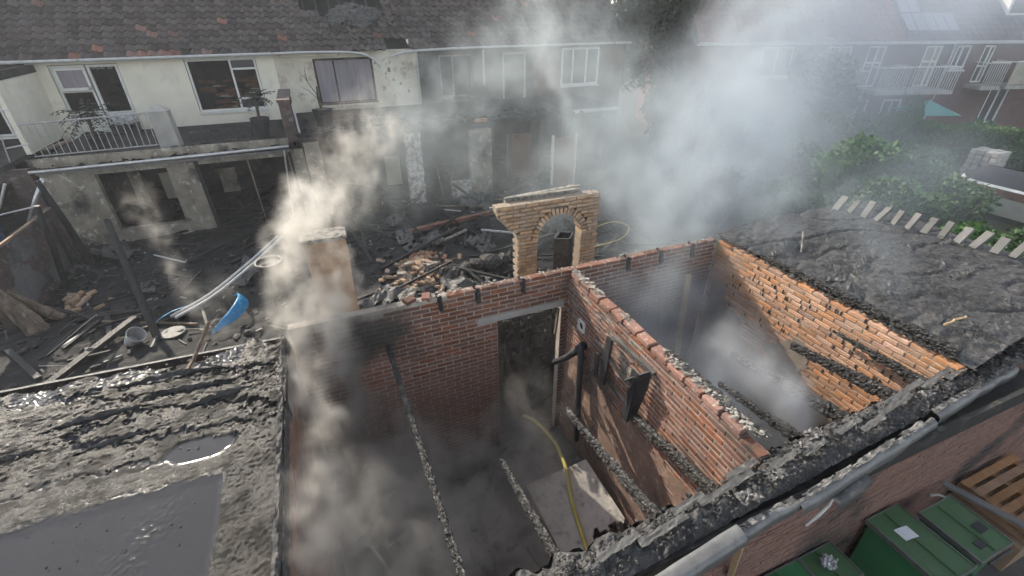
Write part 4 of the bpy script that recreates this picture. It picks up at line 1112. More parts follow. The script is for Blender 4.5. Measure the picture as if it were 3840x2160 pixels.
for i, (x, y, x2, y2, h, w) in enumerate(((-6.42, 13.05, -6.10, 13.0, 2.15, .14), (-6.45, 14.75, -6.50, 14.4, 2.35, .16), (-6.50, 13.95, -6.42, 13.9, 1.5, .09))):
    tag(MB().tube([(x, y, 0), ((x+x2)/2+.02, (y+y2)/2, h*.5), (x2, y2, h)], [w/2, w*.48, w*.4], 8).build('charred_post', MT['char']),
        ('tall charred fence post in front of the plastered garden wall', 'thick charred post at the corner of the burnt extension', 'short charred post behind the garden wall patches')[i], 'post', 'charred posts by the garden wall')
# split tree stump
th = thing('tree_stump', 'splintered tree trunk snapped off beside the garden wall', 'stump', (-6.35, 11.2, 0))
b = MB(); r_ = random.Random(5)
def trunk(pts, rad, seed, n=14):
    b = MB().tube(spline(pts, 10), 1, n)
    pp = spline(pts, 10); V = []
    for i, p in enumerate(pp):
        f = i/(len(pp)-1); k = rad[0]+(rad[1]-rad[0])*f
        for j in range(n):
            q = Vector(b.v[i*n+j])-p
            V.append(p+q*k*(1+.35*fbm(j*1.7, f*3, seed, 3)))
    b.v = [tuple(v) for v in V]
    return b
trunk([(-6.30, 11.15, 0), (-6.50, 11.25, .6), (-6.78, 11.3, 1.1)], (.20, .12), 3).build('lower_trunk', MT['split_wood'], th)
trunk([(-6.72, 11.25, 1.05), (-6.98, 11.3, 1.5), (-7.25, 11.35, 2.0)], (.15, .09), 6).build('upper_trunk', MT['split_wood'], th)
trunk([(-6.05, 11.6, 0), (-6.32, 11.5, .45), (-6.55, 11.4, .95)], (.13, .05), 8).build('split_limb', MT['split_wood'], th)
for i in range(9):
    MB().bar((-6.7+r_.uniform(-.1, .1), 11.25+r_.uniform(-.1, .1), 1.0), (-6.78+r_.uniform(-.12, .12), 11.28+r_.uniform(-.1, .1), 1.2), .015, .03).build('splinter', MT['wood'], th)
# standing charred pole in the middle of the left yard
tag(MB().tube([(-3.85, 9.72, 0), (-4.25, 10.9, 1.0), (-4.62, 12.0, 1.95)], [.075, .07, .06], 8).build('charred_pole', MT['char']), 'charred pole leaning over the left yard', 'pole')
# loose bricks: left heap, centre heap
def heap(n, cx_, cy_, sx, sy, kind, label, group, seed, zb=.05, peak=.25):
    r_ = random.Random(seed)
    for i in range(n):
        x, y = r_.gauss(cx_, sx), r_.gauss(cy_, sy)
        d = math.exp(-((x-cx_)/sx)**2/2-((y-cy_)/sy)**2/2)
        z = yard_h(x, y)+zb*.4+peak*d*r_.uniform(.5, 1)
        k = r_.choice((.5, .75, 1, 1))
        o = piece('loose_brick', BR[kind][r_.randrange(6)], None, (x, y, z), (r_.uniform(-.5, .5), r_.uniform(-.5, .5), r_.uniform(0, 3.1)), (k, 1, 1.15))
        tag(o, label, 'brick', group)
heap(26, -5.95, 12.15, .28, .28, 'tan', 'loose brick in the small heap under the garden wall', 'bricks heaped under the garden wall', 4, peak=.12)
heap(120, 1.75, 10.35, .42, .55, 'tan', 'loose brick in the rubble heap left of the arch', 'bricks in the heap left of the arch', 6, peak=.34)
heap(34, 1.9, 11.15, .35, .28, 'light', 'loose brick at the far side of the rubble heap', 'bricks behind the heap', 9, peak=.22)
tag(MB().grid(lambda u, v: (1.0+1.6*u, 9.3+2.1*v, .02+.30*max(0, 1-((u-.5)/.5)**2-((v-.5)/.5)**2)*(1+.5*fbm(u*6, v*6, 2))), 30, 34).build('rubble_heap', MT['rubble']), 'heap of mortar rubble under the loose bricks', 'rubble', kind='stuff')
for i, (x, y, l, a) in enumerate(((1.55, 10.55, .42, .15), (2.0, 10.3, .30, .3), (1.2, 10.1, .22, -.2))):
    o = MB().cbox((x, y, .36), (l, .10, .06), (.1, .05, a)).build('stone_strip', MT['lime'])
    tag(o, ('long pale stone strip across the brick heap', 'pale stone strip at the side of the brick heap', 'short pale stone at the front of the brick heap')[i], 'stone')
# rubble scattered across the yard
r_ = random.Random(12); b = MB(); c = MB(); d = MB()
for i in range(2600):
    x, y = r_.uniform(-8.5, 9), r_.uniform(5, 19.5)
    s = abs(r_.gauss(.05, .05))+.015
    (b if i % 3 else c).rock((x, y, yard_h(x, y)+s*.15), (s*r_.uniform(.8, 2.2), s*r_.uniform(.7, 1.5), s*.7), i, (r_.uniform(-.4, .4), 0, r_.uniform(0, 6)))
for i in range(420):
    x, y = r_.uniform(-8.5, 9), r_.uniform(5, 17)
    l = r_.uniform(.15, .8); a = r_.uniform(0, 6.28); t = r_.uniform(-.25, .35)
    d.bar((x, y, yard_h(x, y)+.03), (x+l*math.cos(a), y+l*math.sin(a), yard_h(x, y)+.03+max(0, l*t)), r_.uniform(.01, .05), r_.uniform(.008, .03))
e = MB()
for i in range(190):
    x, y = r_.uniform(-8, 8.5), r_.uniform(7.5, 17.5)
    if -4.2 < x < -.9 and 7.4 < y < 11.8: continue
    if y < 9.5 and i % 3: continue
    l = r_.uniform(.7, 2.4); a = r_.choice((r_.gauss(.2, .4), r_.uniform(0, 3.1))); z = yard_h(x, y)+.05
    e.bar((x, y, z), (x+l*math.cos(a), y+l*math.sin(a), z+max(0, r_.gauss(.08, .28))), r_.uniform(.03, .11), r_.uniform(.03, .07))
q = MB()
for i in range(34):
    x, y = r_.uniform(-7.5, 8), r_.uniform(8, 16); s_ = r_.uniform(.2, .55); a = r_.uniform(0, 3)
    q.grid(lambda u, v: (x+((u-.5)*math.cos(a)-(v-.5)*math.sin(a)*.6)*s_*2, y+((u-.5)*math.sin(a)+(v-.5)*math.cos(a)*.6)*s_*2, .12+.5*s_*abs(fbm(u*2+i, v*2, 3, 4))+.25*s_*u), 12, 8, keep=lambda u, v: fbm(u*3, v*3, i*1.7) > -.3)
for i in range(40):
    x, y = r_.uniform(-7.5, 8), r_.uniform(8, 16); p_ = [(x, y, .1)]
    for k in range(4): p_.append((p_[-1][0]+r_.uniform(-.35, .35), p_[-1][1]+r_.uniform(-.3, .3), max(.05, p_[-1][2]+r_.uniform(-.15, .2))))
    q.tube(spline(p_, 5), r_.uniform(.006, .018), 5)
tag(q.build('bent_scrap', MT['membrane']), 'bent sheet metal and wires among the burnt timbers', 'debris', kind='stuff')
tag(e.build('timber_tangle', MT['char']), 'tangle of charred timbers covering the yard', 'debris', kind='stuff')
for i in range(16):
    x, y = r_.choice((-6.5, -5.2, -4.4, -2.5, -.5, .4, 3., 5.2, 6.4))+r_.uniform(-.7, .7), r_.uniform(12.2, 15.2)
    s_ = r_.uniform(.4, 1.0)
    c.grid(lambda u, v: (x+(u-.5)*s_*2, y+(v-.5)*s_, .02+s_*.45*math.sin(u*math.pi)*math.sin(v*math.pi)*(1+.8*fbm(u*4+i, v*4, 3, 4))), 16, 10)
tag(b.build('rubble', MT['rubble']), 'dark rubble strewn over the burnt yard', 'rubble', kind='stuff')
tag(c.build('charcoal', MT['char']), 'lumps of charcoal strewn over the burnt yard', 'charcoal', kind='stuff')
tag(d.build('burnt_laths', MT['char_soft']), 'burnt laths and sticks lying all over the yard', 'debris', kind='stuff')
b = MB()
for i in range(210):
    x, y = r_.choice((r_.uniform(-6, -.8), r_.uniform(-1, 8))), r_.uniform(8.8, 16.5)
    l = r_.uniform(.04, .16); a = r_.uniform(0, 6.28)
    b.cbox((x, y, yard_h(x, y)+.05), (l, l*.3, .015), (r_.uniform(-.4, .4), r_.uniform(-.4, .4), a))
tag(b.build('pale_scraps', MT['lime']), 'small pale scraps of plaster in the ash', 'debris', kind='stuff')
# big charred timbers
TB = [((-5.6, 8.3, .12), (-4.4, 10.6, .22), .14, 'char', 'thick charred beam lying at the front of the left yard'), ((-5.1, 10.9, .12), (-3.2, 10.05, .1), .05, 'split_wood', 'long pale lath across the left yard'),
      ((-3.3, 8.0, .15), (-1.2, 7.6, .2), .10, 'char', 'charred beam behind the wet roof'), ((-2.8, 13.4, .15), (-1.0, 14.6, .35), .09, 'char', 'charred beam below the burnt-out extension'),
      ((2.0, 13.05, .14), (4.95, 13.5, .18), .16, 'brick', 'red-stained timber kerb behind the brick heap'), ((2.45, 11.75, .2), (3.5, 12.25, .25), .07, 'lime', 'pale pole lying behind the brick heap'),
      ((3.95, 12.2, .2), (4.8, 11.45, .25), .06, 'pvc', 'pale pipe lying near the arch'), ((4.9, 13.0, .8), (6.9, 13.6, 1.35), .10, 'char', 'charred rail leaning right of the brick heap'),
      ((5.2, 14.4, .2), (7.4, 12.9, .9), .08, 'wood', 'scorched timber leaning before the brown panels'), ((-.6, 14.2, .2), (1.6, 13.2, .2), .08, 'char', 'charred beam in the smoke below the cream house'),
      ((3.2, 14.5, .25), (4.9, 14.0, .2), .05, 'wood', 'thin scorched lath below the white pier'), ((3.0, 14.2, .3), (4.2, 13.6, .2), .04, 'pvc', 'thin pale lath among the black debris'),
      ((-4.9, 13.9, .35), (-3.9, 13.2, .2), .035, 'pvc', 'thin white lath below the left window opening'), ((-5.6, 10.2, .1), (-5.35, 10.5, .12), .05, 'white', 'short white lath in the left foreground')]
for p, q, w, m, lab in TB: tag(MB().bar(p, q, w, w*.7).build('timber', MT[m]), lab, 'timber', 'timbers in the yard')
# two long pale tubes propped up, their ends melted blue
for i, dx in enumerate((0, .10)):
    tag(MB().tube(spline([(-3.72+dx, 10.40-dx, .20), (-3.0+dx, 10.78-dx, .36), (-2.2+dx, 11.40-dx, .66), (-1.45+dx, 12.1-dx, .98)]), .035, 8).smooth().build('pale_tube', MT['pvc']),
        ('long pale bent tube reaching into the bright smoke', 'second pale bent tube lying close beside the longer one')[i], 'tube', 'bent tubes of a melted pool')
def blue_strip(pts, w, h, seed):
    pp = spline(pts, 10); b = MB(); n = len(pp)-1
    def f(u, v):
        i = min(n-1, int(u*n)); q = u*n-i; p = pp[i].lerp(pp[i+1], q); t = (pp[i+1]-pp[i]).normalized(); s = t.cross(Vector((0, 0, 1))).normalized()
        k = math.sin(math.pi*min(1, max(.03, u)))**.6
        return tuple(p+s*(w*k*(v-.5)+.008*fbm(u*5, v*2, seed))+Vector((0, 0, h*k*math.sin(v*math.pi*.5)+.01*fbm(u*5, v*2, seed+3))))
    return b.grid(f, 50, 8)
tag(blue_strip([(-2.62, 10.95, .15), (-2.35, 10.6, .2), (-2.28, 10.2, .22), (-2.45, 9.8, .2), (-2.85, 9.45, .12)], .17, .22, 3).build('melted_pool_rim', MT['blue']), 'curved blue plastic rim of a melted paddling pool', 'pool')
tag(blue_strip([(-4.02, 10.38, .12), (-3.8, 10.5, .17), (-3.5, 10.62, .2), (-3.1, 10.75, .22)], .16, .10, 7).build('melted_pool_rim', MT['blue']), 'narrow blue plastic scrap at the lower end of the pale tubes', 'pool')
# fire bowl on legs
th = thing('fire_drum', 'small sooty drum on splayed legs beside the tan pier', 'drum', (-1.6, 10.6, 0))
MB().lathe((-1.62, 10.7, .62), [(.20, 0), (.26, .05), (.28, .32), (.30, .33), (.30, .36), (.26, .36), (.25, .30)], 16).build('drum', MT['char_soft'], th)
for a in (0.4, 2.5, 4.6): MB().bar((-1.62+.18*math.cos(a), 10.7+.18*math.sin(a), .64), (-1.62+.42*math.cos(a), 10.7+.42*math.sin(a), 0), .05, .05).build('leg', MT['char'], th)
crust(th, 'ash_fill', MT['char_ash'], [(-1.75, 10.7, .94), (-1.5, 10.7, .94)], .09, 16, 95, .08, .5)
# bucket and round lid
th = thing('bucket', 'tipped pale bucket among the black debris by the leaning pole', 'bucket', (-4.3, 9.8, 0))
b = MB().lathe((0, 0, 0), [(.12, 0), (.16, .34), (.17, .35), (.155, .35), (.12, .04)], 16)
mm = Matrix.Translation((-4.35, 9.85, .08)) @ Matrix.Rotation(.7, 4, 'Y') @ Matrix.Rotation(.4, 4, 'X')
b.v = [tuple(mm @ Vector(v)) for v in b.v]; b.build('bucket_body', MT['pvc'], th)
tag(MB().lathe((-3.62, 9.9, .08), [(.01, .03), (.22, .03), (.24, .015), (.24, 0), (.01, 0)], 18).build('round_tray', MT['membrane']), 'round grey tray lying near the leaning pole', 'tray')
# tan pier in the bright smoke
th = thing('brick_pier', 'rendered tan pier standing in the bright smoke behind the sheds', 'pier', (-.15, 5.6, 0))
def pier_f(u, v):
    a = u*4; k = int(min(3, a)); f = a-k
    P = [(-.42, 5.50), (.04, 5.50), (.04, 5.74), (-.42, 5.74), (-.42, 5.50)]
    x = P[k][0]*(1-f)+P[k+1][0]*f; y = P[k][1]*(1-f)+P[k+1][1]*f
    return (x+.025*fbm(v*7, u*4, 2), y+.015*fbm(v*9, u*9, 5), 3.47*v)
MB().grid(pier_f, 48, 60).build('shaft', MT['brick_tan'], th)
MB().box((-.46, 5.46, 3.465), (.07, 5.77, 3.51)).build('cap', MT['lime'], th)
# bent white sheet
def sh(u, v):
    x = .92+1.0*u; w = .30*(1-smooth(.3, .45, u))+.05
    return (x, 8.82+.52*u+w*(v-.5), .42+.05*math.sin(u*5)+.04*fbm(u*5, v*3, 2)+.06*(v-.5)*(1-u))
tag(MB().grid(sh, 40, 10).build('bent_sheet', MT['lime']), 'bent pale sheet shaped like a shovel before the brick heap', 'sheet')
# concrete lumps right of the heap
r_ = random.Random(66)
for i, (x, y, s) in enumerate(((2.45, 9.7, .26), (2.75, 9.85, .30), (3.05, 9.9, .34), (3.38, 9.85, .46), (3.75, 9.85, .36), (2.25, 9.95, .22))):
    o = MB().rock((x, y, .30+s*.2), (s*1.25, s*.9, s*.8), i+3, (r_.uniform(-.2, .2), 0, r_.uniform(0, 3)), 2).build('concrete_lump', MT['rubble'])
    tag(o, ('grey concrete lump second from the brick heap', 'grey concrete lump in the middle of the low row', 'flat concrete lump left of the biggest one', 'biggest round-worn concrete lump left of the arch', 'concrete lump nearest the arch pier', 'small concrete lump touching the brick heap')[i], 'concrete lump', 'lumps of broken concrete')
tag(MB().grid(lambda u, v: (2.1+2.0*u, 9.55+.75*v, .02+.28*math.sin(v*math.pi)*math.sin(u*math.pi)**.5+.03*fbm(u*9, v*5, 2)), 40, 14).build('earth_bank', MT['ash']), 'low sooty bank under the concrete lumps', 'bank', kind='stuff')
# box and post under the arch
th = thing('planter_box', 'open charred wooden box standing behind the brick arch', 'box', (3.98, 7.3, 0))
for a, c_ in (((3.76, 7.12), (4.02, 7.02)), ((4.02, 7.02), (4.22, 7.26)), ((4.22, 7.26), (3.98, 7.38)), ((3.98, 7.38), (3.76, 7.12))):
    p = Vector((*a, 1.05)); q = Vector((*c_, 1.05))
    MB().bar(p, q, .03, 2.1).build('side', MT['char_soft'], th)
tag(MB().bar((3.72, 8.2, 0), (3.72, 8.2, 2.6), .07, .07).build('charred_post', MT['char']), 'thin charred post seen through the brick arch', 'post', 'charred posts by the arch')
# charred heap behind the shed doorway
r_ = random.Random(71)
tag(MB().grid(lambda u, v: (1.3+1.9*u, 4.95+1.0*v, .02+2.1*math.sin(v*math.pi)**.7*(1-abs(2*u-1)**6)*(.8+.3*fbm(u*4, v*4, 2))+.05*fbm(u*14, v*10, 5)), 60, 40).build('charred_heap', MT['char_soft']), 'heap of charred wreckage behind the shed doorway', 'debris', kind='stuff')
b = MB()
for i in range(320):
    u, v = r_.random(), r_.random()
    x, y, z = 1.3+1.9*u, 4.95+1.0*v, .02+2.1*math.sin(v*math.pi)**.7*(1-abs(2*u-1)**6)*.9
    if r_.random() < .3: b.bar((x, y, z), (x+r_.uniform(-.2, .2), y+r_.uniform(-.1, .1), z+r_.uniform(0, .12)), .02, .03)
    else: b.rock((x, y, z), (r_.uniform(.04, .14), r_.uniform(.04, .1), .05), i, (0, r_.uniform(-.5, .5), r_.uniform(0, 3)))
tag(b.build('charred_scraps', MT['char_ash']), 'ashy scraps on the charred heap behind the doorway', 'debris', kind='stuff')
b = MB()
for i in range(520):
    x, y = r_.choice((r_.uniform(-.6, 2.6), r_.uniform(2.85, 5.1))), r_.uniform(1.7, 4.6)
    if r_.random() < .35:
        l = r_.uniform(.1, .5); a = r_.uniform(0, 6.28); x2, y2 = x+l*math.cos(a), y+l*math.sin(a)
        if not (1.6 < y2 < 4.6 and (-.65 < x2 < 2.6 or 2.9 < x2 < 5.1)): continue
        b.bar((x, y, .04), (x2, y2, .04+r_.uniform(0, .1)), r_.uniform(.015, .05), .025)
    else:
        s = .02+.09*r_.random()**2; b.rock((x, y, .02+s*.2), (s*1.6, s*1.2, s*.7), i, (0, 0, r_.uniform(0, 6)))
tag(b.build('floor_debris', MT['char_soft']), 'charred scraps and ash lumps on the shed floors', 'debris', kind='stuff')
# hose loop
tag(MB().tube(spline([(6.1, 9.6, .9), (6.7, 9.5, 1.05), (7.0, 9.2, .98), (6.6, 8.9, .85), (5.9, 9.0, .7)]), .012, 6).build('garden_hose', MT['hose']), 'thin garden hose loop right of the arch', 'hose')
tag(MB().tube([(-6.42, 14.5, 2.36), (-6.75, 14.5, 1.9), (-7.12, 14.5, 1.33)], .05, 8).smooth().build('bent_downpipe', MT['alu']), 'loose aluminium downpipe hanging from the gutter end', 'pipe')
tag(MB().tube([(-7.15, 14.5, 2.33), (-7.5, 14.5, 1.78)], .03, 6).build('loose_rod', MT['alu']), 'short aluminium rod near the left edge', 'rod')
tag(MB().tube([(-7.6, 14.4, 1.62), (-6.75, 14.4, 1.75)], .02, 6).build('loose_rod', MT['alu']), 'level aluminium rod behind the loose downpipe', 'rod')
tag(MB().box((-7.75, 14.0, .9), (-7.45, 14.06, 1.75)).build('blue_panel', mat('dark_blue', (.02, .035, .09), rough=.6)), 'dark blue panel by the left edge', 'panel')

# ------------------------------------------------------------------ alley at the lower right
def wbin(x0, x1, y0, y1, h, label, m, extra):
    t_ = thing('refuse_container', label, 'container', ((x0+x1)/2, (y0+y1)/2, 0), 'containers in the alley')
    ix, iy = (x1-x0)*.08, (y1-y0)*.06
    b = MB().add([(x0+ix, y0+iy, .05), (x1-ix, y0+iy, .05), (x1-ix, y1-iy, .05), (x0+ix, y1-iy, .05), (x0+.02, y0+.02, h), (x1-.02, y0+.02, h), (x1-.02, y1-.02, h), (x0+.02, y1-.02, h)], [(0, 1, 5, 4), (1, 2, 6, 5), (2, 3, 7, 6), (3, 0, 4, 7), (3, 2, 1, 0)])
    b.build('body', MT['green'], t_)
    ld = MB().box((x0, y0, h+.003), (x1, y1, h+.035)).build('lid', MT[m], t_)
    b = MB().box((x0-.012, y0-.012, h-.012), (x1+.012, y0, h+.046)).box((x0-.012, y1, h-.012), (x1+.012, y1+.012, h+.046)).box((x0-.012, y0, h-.012), (x0, y1, h+.046)).box((x1, y0, h-.012), (x1+.012, y1, h+.046))
    b.build('lid_rim', MT['zinc'], ld)
    MB().tube([(x0+.08, y0-.035, h+.01), (x1-.08, y0-.035, h+.01)], .014, 6).build('handle', MT['black'], t_)
    MB().box(((x0+x1)/2-.008, y0+.02, h+.036), ((x0+x1)/2+.008, y1-.02, h+.050)).build('lid_rib', MT['green_pale'], ld)
    for (xa, xb, ya, yb) in extra:
        MB().box((xa, ya, h+.036), (xb, yb, h+.046)).build('lid_hatch', MT['black'], ld)
    for xx in (x0+.08, x1-.08):
        q = MB().lathe((0, 0, 0), [(.08, -.03), (.08, .03)], 12); q.v = [(xx+z, y1-.06+x, .08+y) for x, y, z in q.v]; q.build('wheel', MT['black'], t_)
    return t_
wbin(4.74, 5.24, .62, 1.36, .96, 'green container with a paper notice on its lid', 'green_pale', ())
wbin(5.36, 5.90, .62, 1.20, .96, 'green container with two square hatches beside the pale plank', 'green_pale', ((5.70, 5.84, .80, .90), (5.50, 5.66, .70, .78)))
wbin(3.76, 4.22, 1.02, 1.37, .86, 'small olive container with a crumpled rag on top', 'panel_olive' if 'panel_olive' in MT else 'green_pale', ())
wbin(3.10, 3.70, .70, 1.36, .90, 'bright green container cut off by the bottom edge', 'green', ())
t_ = tag(MB().grid(lambda u, v: (4.88+.18*u, 1.05+.13*v-.02*u, 1.003+.008*math.sin(u*3)), 6, 4).build('paper_notice', MT['paper']), 'white paper notice on the container lid', 'paper')
b = MB()
for i in range(6): b.box((4.90, 1.06+.016*i, 1.0145), (4.90+.12-.03*(i % 3), 1.066+.016*i, 1.0165))
def ragf(u, v):
    return (3.90+.19*u, 1.14+.17*v, .905+.06*abs(fbm(u*4, v*4, 3, 4))+.012)
tag(MB().grid(ragf, 20, 18, keep=lambda u, v: ((u-.5)/.5)**2+((v-.5)/.5)**2+.6*fbm(u*4, v*4, 1) < .9).build('rag', MT['rag']), 'crumpled silver rag on the small container', 'rag')
for k in range(2):
    t_ = thing('pallet', ('upper orange wooden pallet in the alley', 'lower orange wooden pallet under another')[k], 'pallet', (7.15, 1.05, .70-.15*k), 'stacked pallets')
    z = .60-.15*k; o_ = .06*k
    for i in range(6):
        y = .60+.132*i
        MB().box((6.58+o_, y, z+.10), (7.72+o_, y+.085, z+.122)).build('slat', MT['pallet'], t_)
    for x in (6.62, 7.1, 7.58): MB().box((x+o_, .62, z+.0), (x+.09+o_, 1.36, z+.099)).build('bearer', MT['pallet'], t_)
MB()
tag(MB().box((6.55, .6, 0), (7.7, 1.37, .445)).build('pallet_stack_base', MT['wood']), 'dark timber stack under the pallets', 'timber')
tag(MB().bar((6.12, 1.36, .92), (6.40, .60, .90), .09, .03).build('plank', MT['concrete_grey']), 'grey plank between the container and the pallets', 'plank')
tag(MB().tube(spline([(6.0, 1.36, .75), (6.08, 1.30, .78), (6.14, 1.12, .76)]), .014, 6).build('curved_strip', MT['white']), 'thin curved white strip on the alley floor', 'strip')
tag(MB().bar((6.84, 1.36, .55), (7.5, 1.36, .57), .04, .03).build('trim_strip', MT['pvc']), 'pale strip along the foot of the front wall', 'strip')
MT['ivy_soil'] = MT['soil']

# ------------------------------------------------------------------ the terrace on the right
TO, TA = Vector((19.97, 16.58, 0)), R(-20.4)
def lb(b, name, m, parent):
    o = bpy.data.objects.new(name, b.mesh(name, MT[m])); COL.objects.link(o); o.parent = parent; return o
def far_house(u0, u1, label, windows, red, seed, mains='brick_far'):
    e = Vector((math.cos(TA), math.sin(TA), 0))
    t_ = thing('terrace_house', label, 'house', TO+e*u0, 'far terrace')
    t_.rotation_euler = (0, 0, TA); W = u1-u0
    hs = [(a-u0, b-u0, c, d) for a, b, c, d, *_ in windows]
    lb(wall_panel(0, W, 0, 4.55, hs, 0, .25), 'wall', mains, t_)
    # roof with course ridges
    S = 6.4; s_ = R(40); c, q = math.cos(s_), math.sin(s_)
    pt = lambda u, s, n=0: (u, -.25+s*c-n*q, 4.6+s*q+n*c)
    b = MB(); n = int(S/.30)
    for k in range(n):
        s0, s1 = k*.30, (k+1)*.30
        b.add([pt(0, s0, .03), pt(W, s0, .03), pt(W, s1, 0), pt(0, s1, 0)], [(0, 1, 2, 3)])
        b.add([pt(0, s0, 0), pt(W, s0, 0), pt(W, s0, .03), pt(0, s0, .03)], [(0, 1, 2, 3)])
    b.add([pt(0, S), pt(W, S), (W, -.25+2*S*c, 4.6), (0, -.25+2*S*c, 4.6)], [(0, 1, 2, 3)])
    rf = lb(b, 'roof', 'tile_far_red' if red else 'tile_far', t_)
    tm = MB().box((-.14, -.16, 0), (.14, .16, .022)).mesh('roof_tile', MT['tile_far_red' if red else 'tile_far'])
    r_ = random.Random(seed); cnt = 0
    for k in range(10):
        for i in range(int(W/.30)):
            if cnt >= 290: break
            o = bpy.data.objects.new('roof_tile', tm); COL.objects.link(o); o.parent = rf
            o.location = pt(.15+.30*i+(.15 if k % 2 else 0)*.0, .15+.30*k, .026+r_.uniform(0, .012)); o.rotation_euler = (s_-.06, r_.uniform(-.02, .02), 0); cnt += 1
    lb(MB().box((0, -.36, 4.52), (W, -.24, 4.63)), 'gutter', 'pvc', t_)
    lb(MB().box((0, -.24, 4.50), (W, -.004, 4.55)), 'soffit', 'white', t_)
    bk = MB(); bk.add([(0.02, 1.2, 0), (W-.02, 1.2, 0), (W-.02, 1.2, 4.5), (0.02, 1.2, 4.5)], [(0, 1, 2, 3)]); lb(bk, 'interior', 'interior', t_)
    lb(MB().box((0, .26, 0), (.06, 8, 4.5)), 'party_wall', mains, t_)
    for (a, b2, z0, z1, cols, rows, pm, nm) in windows:
        o = MB(); w = .07; a -= u0; b2 -= u0
        o.box((a, .02, z0), (a+w, .12, z1)).box((b2-w, .02, z0), (b2, .12, z1)).box((a+w, .02, z0), (b2-w, .12, z0+w)).box((a+w, .02, z1-w), (b2-w, .12, z1))
        xs = [a+w/2]+[a+(b2-a)*f for f in cols]+[b2-w/2]
        for f in cols: o.box((a+(b2-a)*f-w/2, .018, z0+w), (a+(b2-a)*f+w/2, .118, z1-w))
        for f in rows: o.box((a+w, .016, z0+(z1-z0)*f-w/2), (b2-w, .116, z0+(z1-z0)*f+w/2))
        if nm == 'window': o.box((a-.06, -.06, z0-.08), (b2+.06, .02, z0-.003))
        wo = lb(o, nm, 'white', t_)
        for i in range(len(xs)-1):
            lb(MB().box((xs[i]+w/2, .06, z0+w), (xs[i+1]-w/2, .07, z1-w)), 'pane', pm, wo)
    return t_, rf, pt
def balcony(t_, u0, a, b2, z, d=1.2, closed=False, m='concrete'):
    a -= u0; b2 -= u0
    sl = lb(MB().box((a, -d, z-.16), (b2, -.003, z)), 'balcony', m, t_)
    lb(MB().box((a, -d, z+.92), (b2, -d+.04, z+.97)), 'handrail', 'white', sl)
    if closed:
        lb(MB().box((a, -d, z+.03), (b2, -d+.03, z+.915)), 'balcony_screen', 'cream', sl)
    else:
        n = int((b2-a)/.11); me = MB().box((-.014, -.014, 0), (.014, .014, .92)).mesh('baluster', MT['pvc'])
        for i in range(n+1):
            o = bpy.data.objects.new('baluster', me); COL.objects.link(o); o.parent = sl; o.location = (a+.03+(b2-a-.06)*i/n, -d+.02, z)
    for x in (a+.02, b2-.02):
        lb(MB().box((x-.02, -d+.045, z+.90), (x+.02, -.004, z+.95)), 'side_rail', 'white', sl)
t_, rf, pt = far_house(-4.2, 4.95, 'far brick terrace house half hidden in smoke and dark trees', [
    (1.75, 2.80, 3.5, 4.42, (.5,), (), 'glass_lit_tint', 'window'), (3.55, 4.35, 2.75, 4.42, (.55,), (.6,), 'glass', 'door'), (-1.2, .2, 3.2, 4.42, (.5,), (), 'glass', 'window'), (3.5, 4.4, .4, 2.2, (.5,), (), 'glass', 'window')], True, 3)
balcony(t_, -4.2, 3.62, 4.90, 2.72)
balcony(t_, -4.2, 2.35, 3.30, 2.55, .9)
t_, rf, pt = far_house(4.95, 7.36, 'far brick terrace house with the solar panels', [
    (6.15, 6.90, 2.75, 4.42, (.6,), (.62,), 'glass_lit_tint', 'door'), (5.1, 6.0, .5, 2.2, (.5,), (), 'glass', 'window')], False, 5)
balcony(t_, 4.95, 5.02, 7.1, 2.74)
lb(MB().tube([(2.38, -.08, 4.5), (2.38, -.08, 1.0)], .05, 6), 'downpipe', 'pvc', t_)
def solar(t_, u0, us, s0, s1, pt):
    for i in range(len(us)-1):
        b = MB(); a, c = us[i]-u0+.02, us[i+1]-u0-.02
        P = [pt(a, s0, .10), pt(c, s0, .10), pt(c, s1, .10), pt(a, s1, .10)]; Q = [pt(a, s0, .14), pt(c, s0, .14), pt(c, s1, .14), pt(a, s1, .14)]
        b.add(P+Q, [(4, 5, 6, 7), (0, 1, 5, 4), (1, 2, 6, 5), (2, 3, 7, 6), (3, 0, 4, 7), (3, 2, 1, 0)])
        lb(b, 'solar_panel', 'solar', t_)
solar(t_, 4.95, [5.0, 5.47, 5.94, 6.41, 6.88, 7.35], .48, 1.50, pt)
solar(t_, 4.95, [5.0, 5.47, 5.94], 1.56, 2.60, pt)
t_, rf, pt = far_house(7.36, 14.5, 'far brick terrace house with the white dormer', [
    (7.55, 8.22, 3.45, 4.42, (.42,), (), 'glass', 'window'), (8.80, 9.32, 2.9, 4.42, (.6,), (.45,), 'glass', 'door'), (10.0, 10.9, 1.1, 2.75, (.5,), (), 'glass', 'door'), (11.2, 12.4, 3.2, 4.42, (.5,), (), 'glass', 'window')], False, 8)
balcony(t_, 7.36, 8.55, 9.45, 2.85, .9)
balcony(t_, 7.36, 9.6, 10.9, 2.90, 1.0, True)
dm = MB(); p0, p1 = pt(2.55, 1.4), pt(2.55, 3.4)
dm.box((2.5, p0[1], p0[2]), (4.3, p1[1]+1.0, p0[2]+1.5))
dmo = lb(dm, 'dormer', 'white', t_)
for a in (2.62, 3.45): lb(MB().box((a, p0[1]-.03, p0[2]+.15), (a+.7, p0[1]-.005, p0[2]+1.35)), 'dormer_pane', 'glass', dmo)
lb(MB().box((2.4, p0[1]-.15, p0[2]+1.502), (4.4, p1[1]+1.0, p0[2]+1.6)), 'dormer_roof', 'zinc', dmo)
for i in range(3):
    a = .9+.8*i; b = MB(); P = [pt(a, 2.9, .05), pt(a+.5, 2.9, .05), pt(a+.5, 3.5, .05), pt(a, 3.5, .05)]
    b.add(P, [(0, 1, 2, 3)]); lb(b, 'roof_light', 'white', t_)

